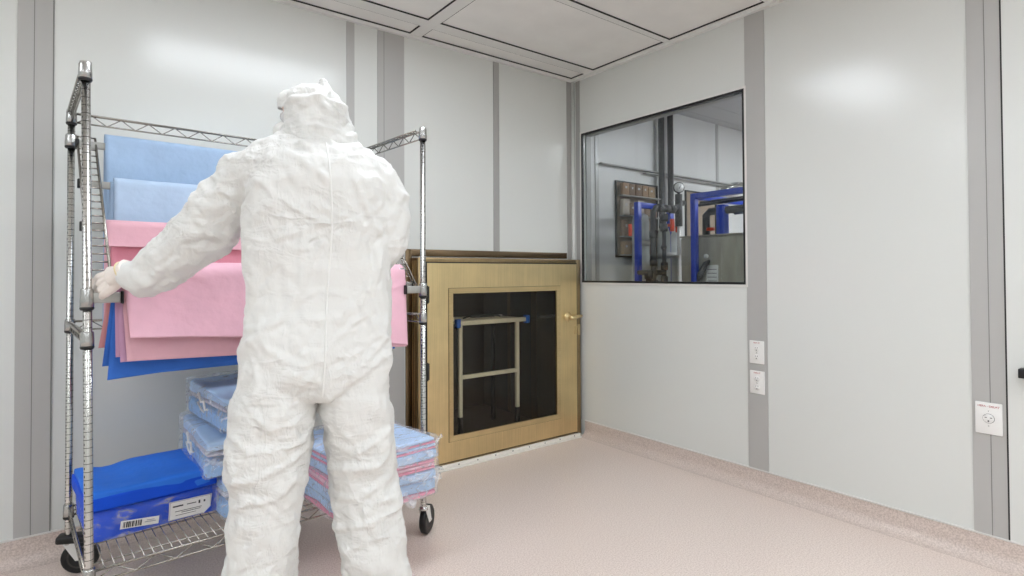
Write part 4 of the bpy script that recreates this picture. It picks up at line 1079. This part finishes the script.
for s in (-.175, .178): limb(m, [(s, -.03, .055), (s, .05, .045), (s, .17, .035)], [.042, .042, .036])
bmesh_body = remesh(m, .0065, 2); bmesh_body.name = 'person'; bmesh_body.materials.append(M_skin)
person = bpy.data.objects.new('person', bmesh_body); COL.objects.link(person); person.location = PC; person.rotation_euler = (0, 0, PA)
Vb, _ = vn(bmesh_body); setv(bmesh_body, Vb)
tag(person, 'person seen from behind in a white hooded coverall and gloves, holding the wire cart', 'person')
for s in (-1, 1):
    q = MB(); ball(q, fp(s*.030, .076, .012), (.012, .012, .012)); e_ = q.obj('eye', M_white, person)
    q = MB(); ball(q, fp(s*.030, .0855, .012), (.005, .005, .005)); q.obj('iris', M_ink, e_)

# coverall -----------------------------------------------------
m = MB(); loft(m, TORSO, 32, 2.35); loft(m, LLEG, 28, 2.15); loft(m, RLEG, 28, 2.15); limb(m, LARM_P, LARM_R); limb(m, RARM_P, RARM_R)
cme = remesh(m, .0043, 5); cme.name = 'coverall'
V, N = vn(cme); rng = np.random.default_rng(11)
leg = V[:, 2] < .86
# loose bagginess
f1 = vnoise(V*np.array([7, 7, 5])+3.1)*.010+vnoise(V*np.array([14, 14, 17])+9)*.0055
f1 += np.where(leg, vnoise(np.c_[V[:, 0]*6, V[:, 1]*6, V[:, 2]*19+V[:, 0]*9])*.0065, 0)
disp = f1
arml = (V[:, 0] < -.24) & (V[:, 2] > 1.1)
def bias_leg(c, r): return (1, r.normal()*.3, r.normal()*.42)
def bias_up(c, r): return (1, 0, -.45+r.normal()*.5) if c[0] < 0 else (1, 0, .45+r.normal()*.5)
def bias_low(c, r): return (r.normal()*.35-.15, 0, 1)
def bias_arm(c, r): return (.5+r.normal()*.4, -.2, .9)
up = (V[:, 2] > 1.28) & ~arml; lowt = (V[:, 2] > .95) & (V[:, 2] <= 1.28) & ~arml; seat = (V[:, 2] > .78) & (V[:, 2] < 1.06)
disp = disp+crumple(V, N, 46, .10, .22, .011, .017, .005, .010, rng, leg, bias_leg)
disp = disp+crumple(V, N, 60, .08, .20, .009, .014, .003, .006, rng, up, bias_up)
disp = disp+crumple(V, N, 16, .14, .30, .014, .022, .003, .007, rng, lowt, bias_low)
disp = disp+crumple(V, N, 34, .08, .18, .010, .015, .003, .007, rng, seat, bias_leg)
disp = disp+crumple(V, N, 46, .06, .16, .009, .014, .004, .008, rng, arml, bias_arm)
disp = disp+crumple(V, N, 200, .06, .17, .0045, .009, .0025, .0052, rng, up)
disp = disp+crumple(V, N, 80, .05, .14, .0045, .009, .0025, .0045, rng, lowt)
disp = disp+crumple(V, N, 230, .06, .18, .005, .010, .0030, .0060, rng, leg | seat)
disp = disp+crumple(V, N, 100, .05, .13, .005, .009, .0028, .0055, rng, arml)
# the folds that run across the back and the legs
BROAD = [[[-.048, 1.252], [-.061, 1.174], [-.1, 1.105], [-.158, 1.061]], [[-.195, 1.252], [-.183, 1.217], [-.188, 1.149]], [[-.002, .862], [.061, .899], [.131, .943], [.183, .987]], [[.061, .919], [.117, .962], [.177, 1.023]],
 [[.033, 1.03], [.074, 1.071], [.137, 1.106]], [[-.212, 1.063], [-.158, 1.072], [-.112, 1.086]], [[-.159, 1.477], [-.126, 1.437], [-.061, 1.392], [.019, 1.355]], [[-.193, 1.317], [-.126, 1.313], [-.061, 1.336], [.006, 1.366]],
 [[.027, 1.358], [.089, 1.369], [.137, 1.4], [.175, 1.437]], [[-.061, 1.412], [-.053, 1.328], [-.061, 1.252]], [[.08, 1.491], [.108, 1.434], [.146, 1.362], [.184, 1.318]], [[-.139, 1.561], [-.159, 1.49], [-.188, 1.42]],
 [[.146, 1.583], [.175, 1.511], [.196, 1.438]], [[-.061, 1.539], [-.021, 1.499], [.016, 1.487]], [[.047, 1.546], [.089, 1.555], [.131, 1.582]], [[-.243, .777], [-.187, .739], [-.112, .735], [-.039, .754]],
 [[-.23, .649], [-.174, .662], [-.099, .692], [-.047, .713]], [[-.244, .566], [-.187, .597], [-.124, .6], [-.073, .653]], [[-.24, .698], [-.211, .667], [-.23, .643]], [[-.174, .608], [-.124, .559], [-.086, .512]],
 [[.019, .733], [.088, .696], [.16, .731], [.201, .755]], [[.025, .633], [.074, .655], [.145, .651], [.206, .681]], [[.033, .561], [.102, .565], [.174, .597], [.218, .612]], [[.041, .461], [.088, .481], [.174, .495], [.233, .515]],
 [[.061, .401], [.116, .433], [.203, .446]], [[.047, .772], [.088, .725], [.108, .665]], [[-.212, .881], [-.137, .792], [-.06, .812]], [[-.187, .987], [-.168, .918], [-.187, .852]], [[-.158, 1.026], [-.1, .981], [-.034, .963]], [[-.086, .87], [-.061, .909], [-.013, .942]]]
back = np.clip(-N[:, 1]*2.5+.3, 0, 1)*(V[:, 1] < .03)*(~arml)
V2 = V.copy(); V2[:, 1] = 0; bo = np.zeros(len(V))
for k, P_ in enumerate(BROAD):
    a_ = .0085 if k in (0, 2, 3, 15, 16, 17, 20, 21, 22, 23) else .0055; s_ = .013 if a_ > .006 else .010
    for A_, B_2 in zip(P_[:-1], P_[1:]):
        stroke(V2, (A_[0], 0, A_[1]), (B_2[0], 0, B_2[1]), s_, a_, bo, back)
disp = disp+bo
cuff = np.ones(len(V))
for P_, r_ in ((LARM_P[-1], .05), (RARM_P[-1], .05)): cuff *= np.clip((np.linalg.norm(V-np.array(P_), axis=1)-.02)/.08, .15, 1)
cuff *= np.where(V[:, 2] < .16, np.clip((V[:, 2]-.09)/.07, .1, 1), 1)
V = V+N*(disp*cuff)[:, None]
setv(cme, V); cme.materials.append(M_suit)
cov = bpy.data.objects.new('coverall', cme); COL.objects.link(cov); cov.parent = person; cov['label'] = 'crumpled white disposable coverall'
bvh = BVHTree.FromPolygons([Vector(v) for v in V], [tuple(p_.vertices) for p_ in cme.polygons])
# centre back seam tape
SEAM = [[.010, 1.60], [.018, 1.484], [.023, 1.371], [.018, 1.258], [.010, 1.145], [.007, 1.061], [.004, .977], [-.003, .872]]
sp, _ = smooth_path([(a, 0, b) for a, b in SEAM], [1]*len(SEAM), 14)
def on_back(u, z, off):
    h = bvh.ray_cast(Vector((u, -.6, z)), Vector((0, 1, 0))); return Vector((u, (h[0].y if h[0] else -.14)-off, z))
yy = [on_back(q.x, q.z, 0).y for q in sp]
for _ in range(4): yy = [yy[0]]+[min(yy[i], (yy[i-1]+yy[i]+yy[i+1])/3) for i in range(1, len(yy)-1)]+[yy[-1]]
q = MB(); vs = []; hw = .0034
for i, c in enumerate(sp):
    for du, off in ((-hw, -.003), (-hw*.8, .0016), (0, .0030), (hw*.8, .0016), (hw, -.003)): vs.append((c.x+du, yy[i]-off, c.z))
fs = [(i*5+k, i*5+k+1, (i+1)*5+k+1, (i+1)*5+k) for i in range(len(sp)-1) for k in range(4)]
q.add(vs, fs, True); sm_ = q.obj('back_seam', mat('bright_seam_tape', (232, 232, 229), rough=.4), cov)

# hood ---------------------------------------------------------
HOOD = [(-.008, .010, 1.606, .137, .106), (-.008, .012, 1.622, .128, .106), (-.008, .016, 1.640, .113, .108), (-.004, .018, 1.665, .102, .110), (-.003, .020, 1.696, .0985, .114), (-.011, .020, 1.727, .095, .112),
        (-.018, .018, 1.749, .086, .100), (-.016, .012, 1.768, .070, .082), (-.012, .006, 1.783, .052, .060), (-.010, 0, 1.792, .026, .03)]
m = MB(); loft(m, HOOD, 32, 2.1)
limb(m, [HC+Vector((0, 0, .030)), fp(.0, .085, .056), fp(.004, .116, .046)], [.072, .044, .007]); limb(m, [fp(.055, .05, .0), fp(.05, .088, .0)], [.03, .012]); 
limb(m, [(.004, -.03, 1.772), (.007, -.034, 1.792), (.011, -.035, 1.795)], [.022, .013, .009])
hme = remesh(m, .0042, 2); hme.name = 'hood'; V, N = vn(hme)
out = vnoise(V*16+2)*.004
out += crumple(V, N, 34, .05, .12, .006, .011, .005, .010, rng)
out += crumple(V, N, 90, .03, .08, .005, .0075, .002, .0036, rng)
bk = np.clip(-N[:, 1]*2+.4, 0, 1); V2 = V.copy(); V2[:, 1] = 0; bo = np.zeros(len(V))
for P_, a_ in (([(-.095, 1.728), (-.045, 1.730), (.008, 1.738), (.075, 1.712)], .009), ([(-.075, 1.738), (-.082, 1.760), (-.060, 1.775)], .004), ([(.008, 1.738), (.022, 1.765), (.010, 1.795)], .008), ([(-.010, 1.732), (.010, 1.700)], .007), ([(-.02, 1.73), (-.07, 1.70)], .004),
               ([(-.10, 1.655), (-.02, 1.672), (.05, 1.664), (.105, 1.625)], .007), ([(-.11, 1.636), (-.02, 1.652), (.06, 1.642), (.115, 1.612)], .008), ([(.04, 1.725), (.085, 1.68), (.10, 1.64)], .004)):
    for A_, B_2 in zip(P_[:-1], P_[1:]): stroke(V2, (A_[0], 0, A_[1]), (B_2[0], 0, B_2[1]), .009, a_, bo, bk)
V = V+N*(out+bo)[:, None]; setv(hme, V)
bm = bmesh.new(); bm.from_mesh(hme); kill = []
for f in bm.faces:
    c = f.calc_center_median(); d = c-HC; fw = d.dot(FD); lt = d.dot(FX); z_ = c.z-HC.z
    if c.z < 1.6085 and abs((c-Vector((-.008, .01, c.z))).length) < .11: kill.append(f)
    elif fw > .035 and ((lt/.056)**2+((z_+.010)/.050)**2) < 1: kill.append(f)
bmesh.ops.delete(bm, geom=kill, context='FACES'); bm.to_mesh(hme); bm.free(); hme.materials.append(M_suit)
hood = bpy.data.objects.new('hood', hme); COL.objects.link(hood); hood.parent = person; hood['label'] = 'crumpled white hood of the coverall'
md = hood.modifiers.new('s', 'SOLIDIFY'); md.thickness = .0016; md.offset = -1
# mask and goggles
q = MB(); ball(q, fp(0, .090, -.030), (.044, .042, .034), HM); mk = q.obj('face_mask', M_white, person)
q = MB()
q.tube([fp(-.05, .055, .006), fp(-.038, .074, .006), fp(0, .084, .006), fp(.038, .074, .006), fp(.05, .055, .006)], [.016, .019, .020, .019, .016], 14)
q.obj('goggles', mat('clear_goggles', (206, 206, 208), rough=.12, coat=1.), person)
# gloves -------------------------------------------------------
for nm, H_ in (('left', LH), ('right', RH)):
    m = MB(); hand(m, **H_, infl=.0012); a_ = Vector(H_['a']).normalized(); w_ = Vector(H_['W0']); m.tube([w_-a_*.040, w_-a_*.005, w_+a_*.03], [.0385, .0345, .030], 18); gm = remesh(m, .0024, 2); gm.name = 'glove'
    V, N = vn(gm); V = V+N*(crumple(V, N, 60, .015, .04, .0035, .005, .0006, .0014, rng))[:, None]; setv(gm, V); gm.materials.append(M_glove)
    g = bpy.data.objects.new('glove', gm); COL.objects.link(g); g.parent = person
    if nm == 'left': g['label'] = 'pale latex glove gripping the cart bracket'
    a = Vector(H_['a']).normalized(); W0 = Vector(H_['W0'])-a*.022; s1 = a.cross(Vector((0, 0, 1))).normalized(); s2 = s1.cross(a)
    q = MB(); q.tube([W0+(s1*math.cos(t)*.0375+s2*math.sin(t)*.0380) for t in [2*PI*k/32 for k in range(33)]], .0024, 8, cap=False); q.obj('glove_bead', M_gcuff, g)
# shoe covers
for s in (-.175, .178):
    m = MB(); limb(m, [(s, -.045, .062), (s, .04, .060), (s, .13, .050), (s, .185, .042)], [.056, .056, .052, .038]); limb(m, [(s, .0, .05), (s, .0, .16)], [.06, .066])
    sm2 = remesh(m, .006, 2); sm2.name = 'shoe_cover'; V, N = vn(sm2); V = V+N*(crumple(V, N, 60, .03, .09, .007, .01, .002, .004, rng))[:, None]; V[:, 2] = np.maximum(V[:, 2], .0005)
    setv(sm2, V); sm2.materials.append(M_suit); o = bpy.data.objects.new('shoe_cover', sm2); COL.objects.link(o); o.parent = person
SC.view_settings.view_transform = 'Standard'; SC.view_settings.look = 'None'; SC.view_settings.gamma = 1
SC.view_settings.use_curve_mapping = False; SC.view_settings.exposure = 0.04
w = bpy.data.worlds.new('world'); SC.world = w; w.use_nodes = True
w.node_tree.nodes['Background'].inputs['Color'].default_value = (.5, .52, .55, 1); w.node_tree.nodes['Background'].inputs['Strength'].default_value = .1
SC.cycles.max_bounces = 12; SC.cycles.diffuse_bounces = 6; SC.cycles.glossy_bounces = 5; SC.cycles.transparent_max_bounces = 16
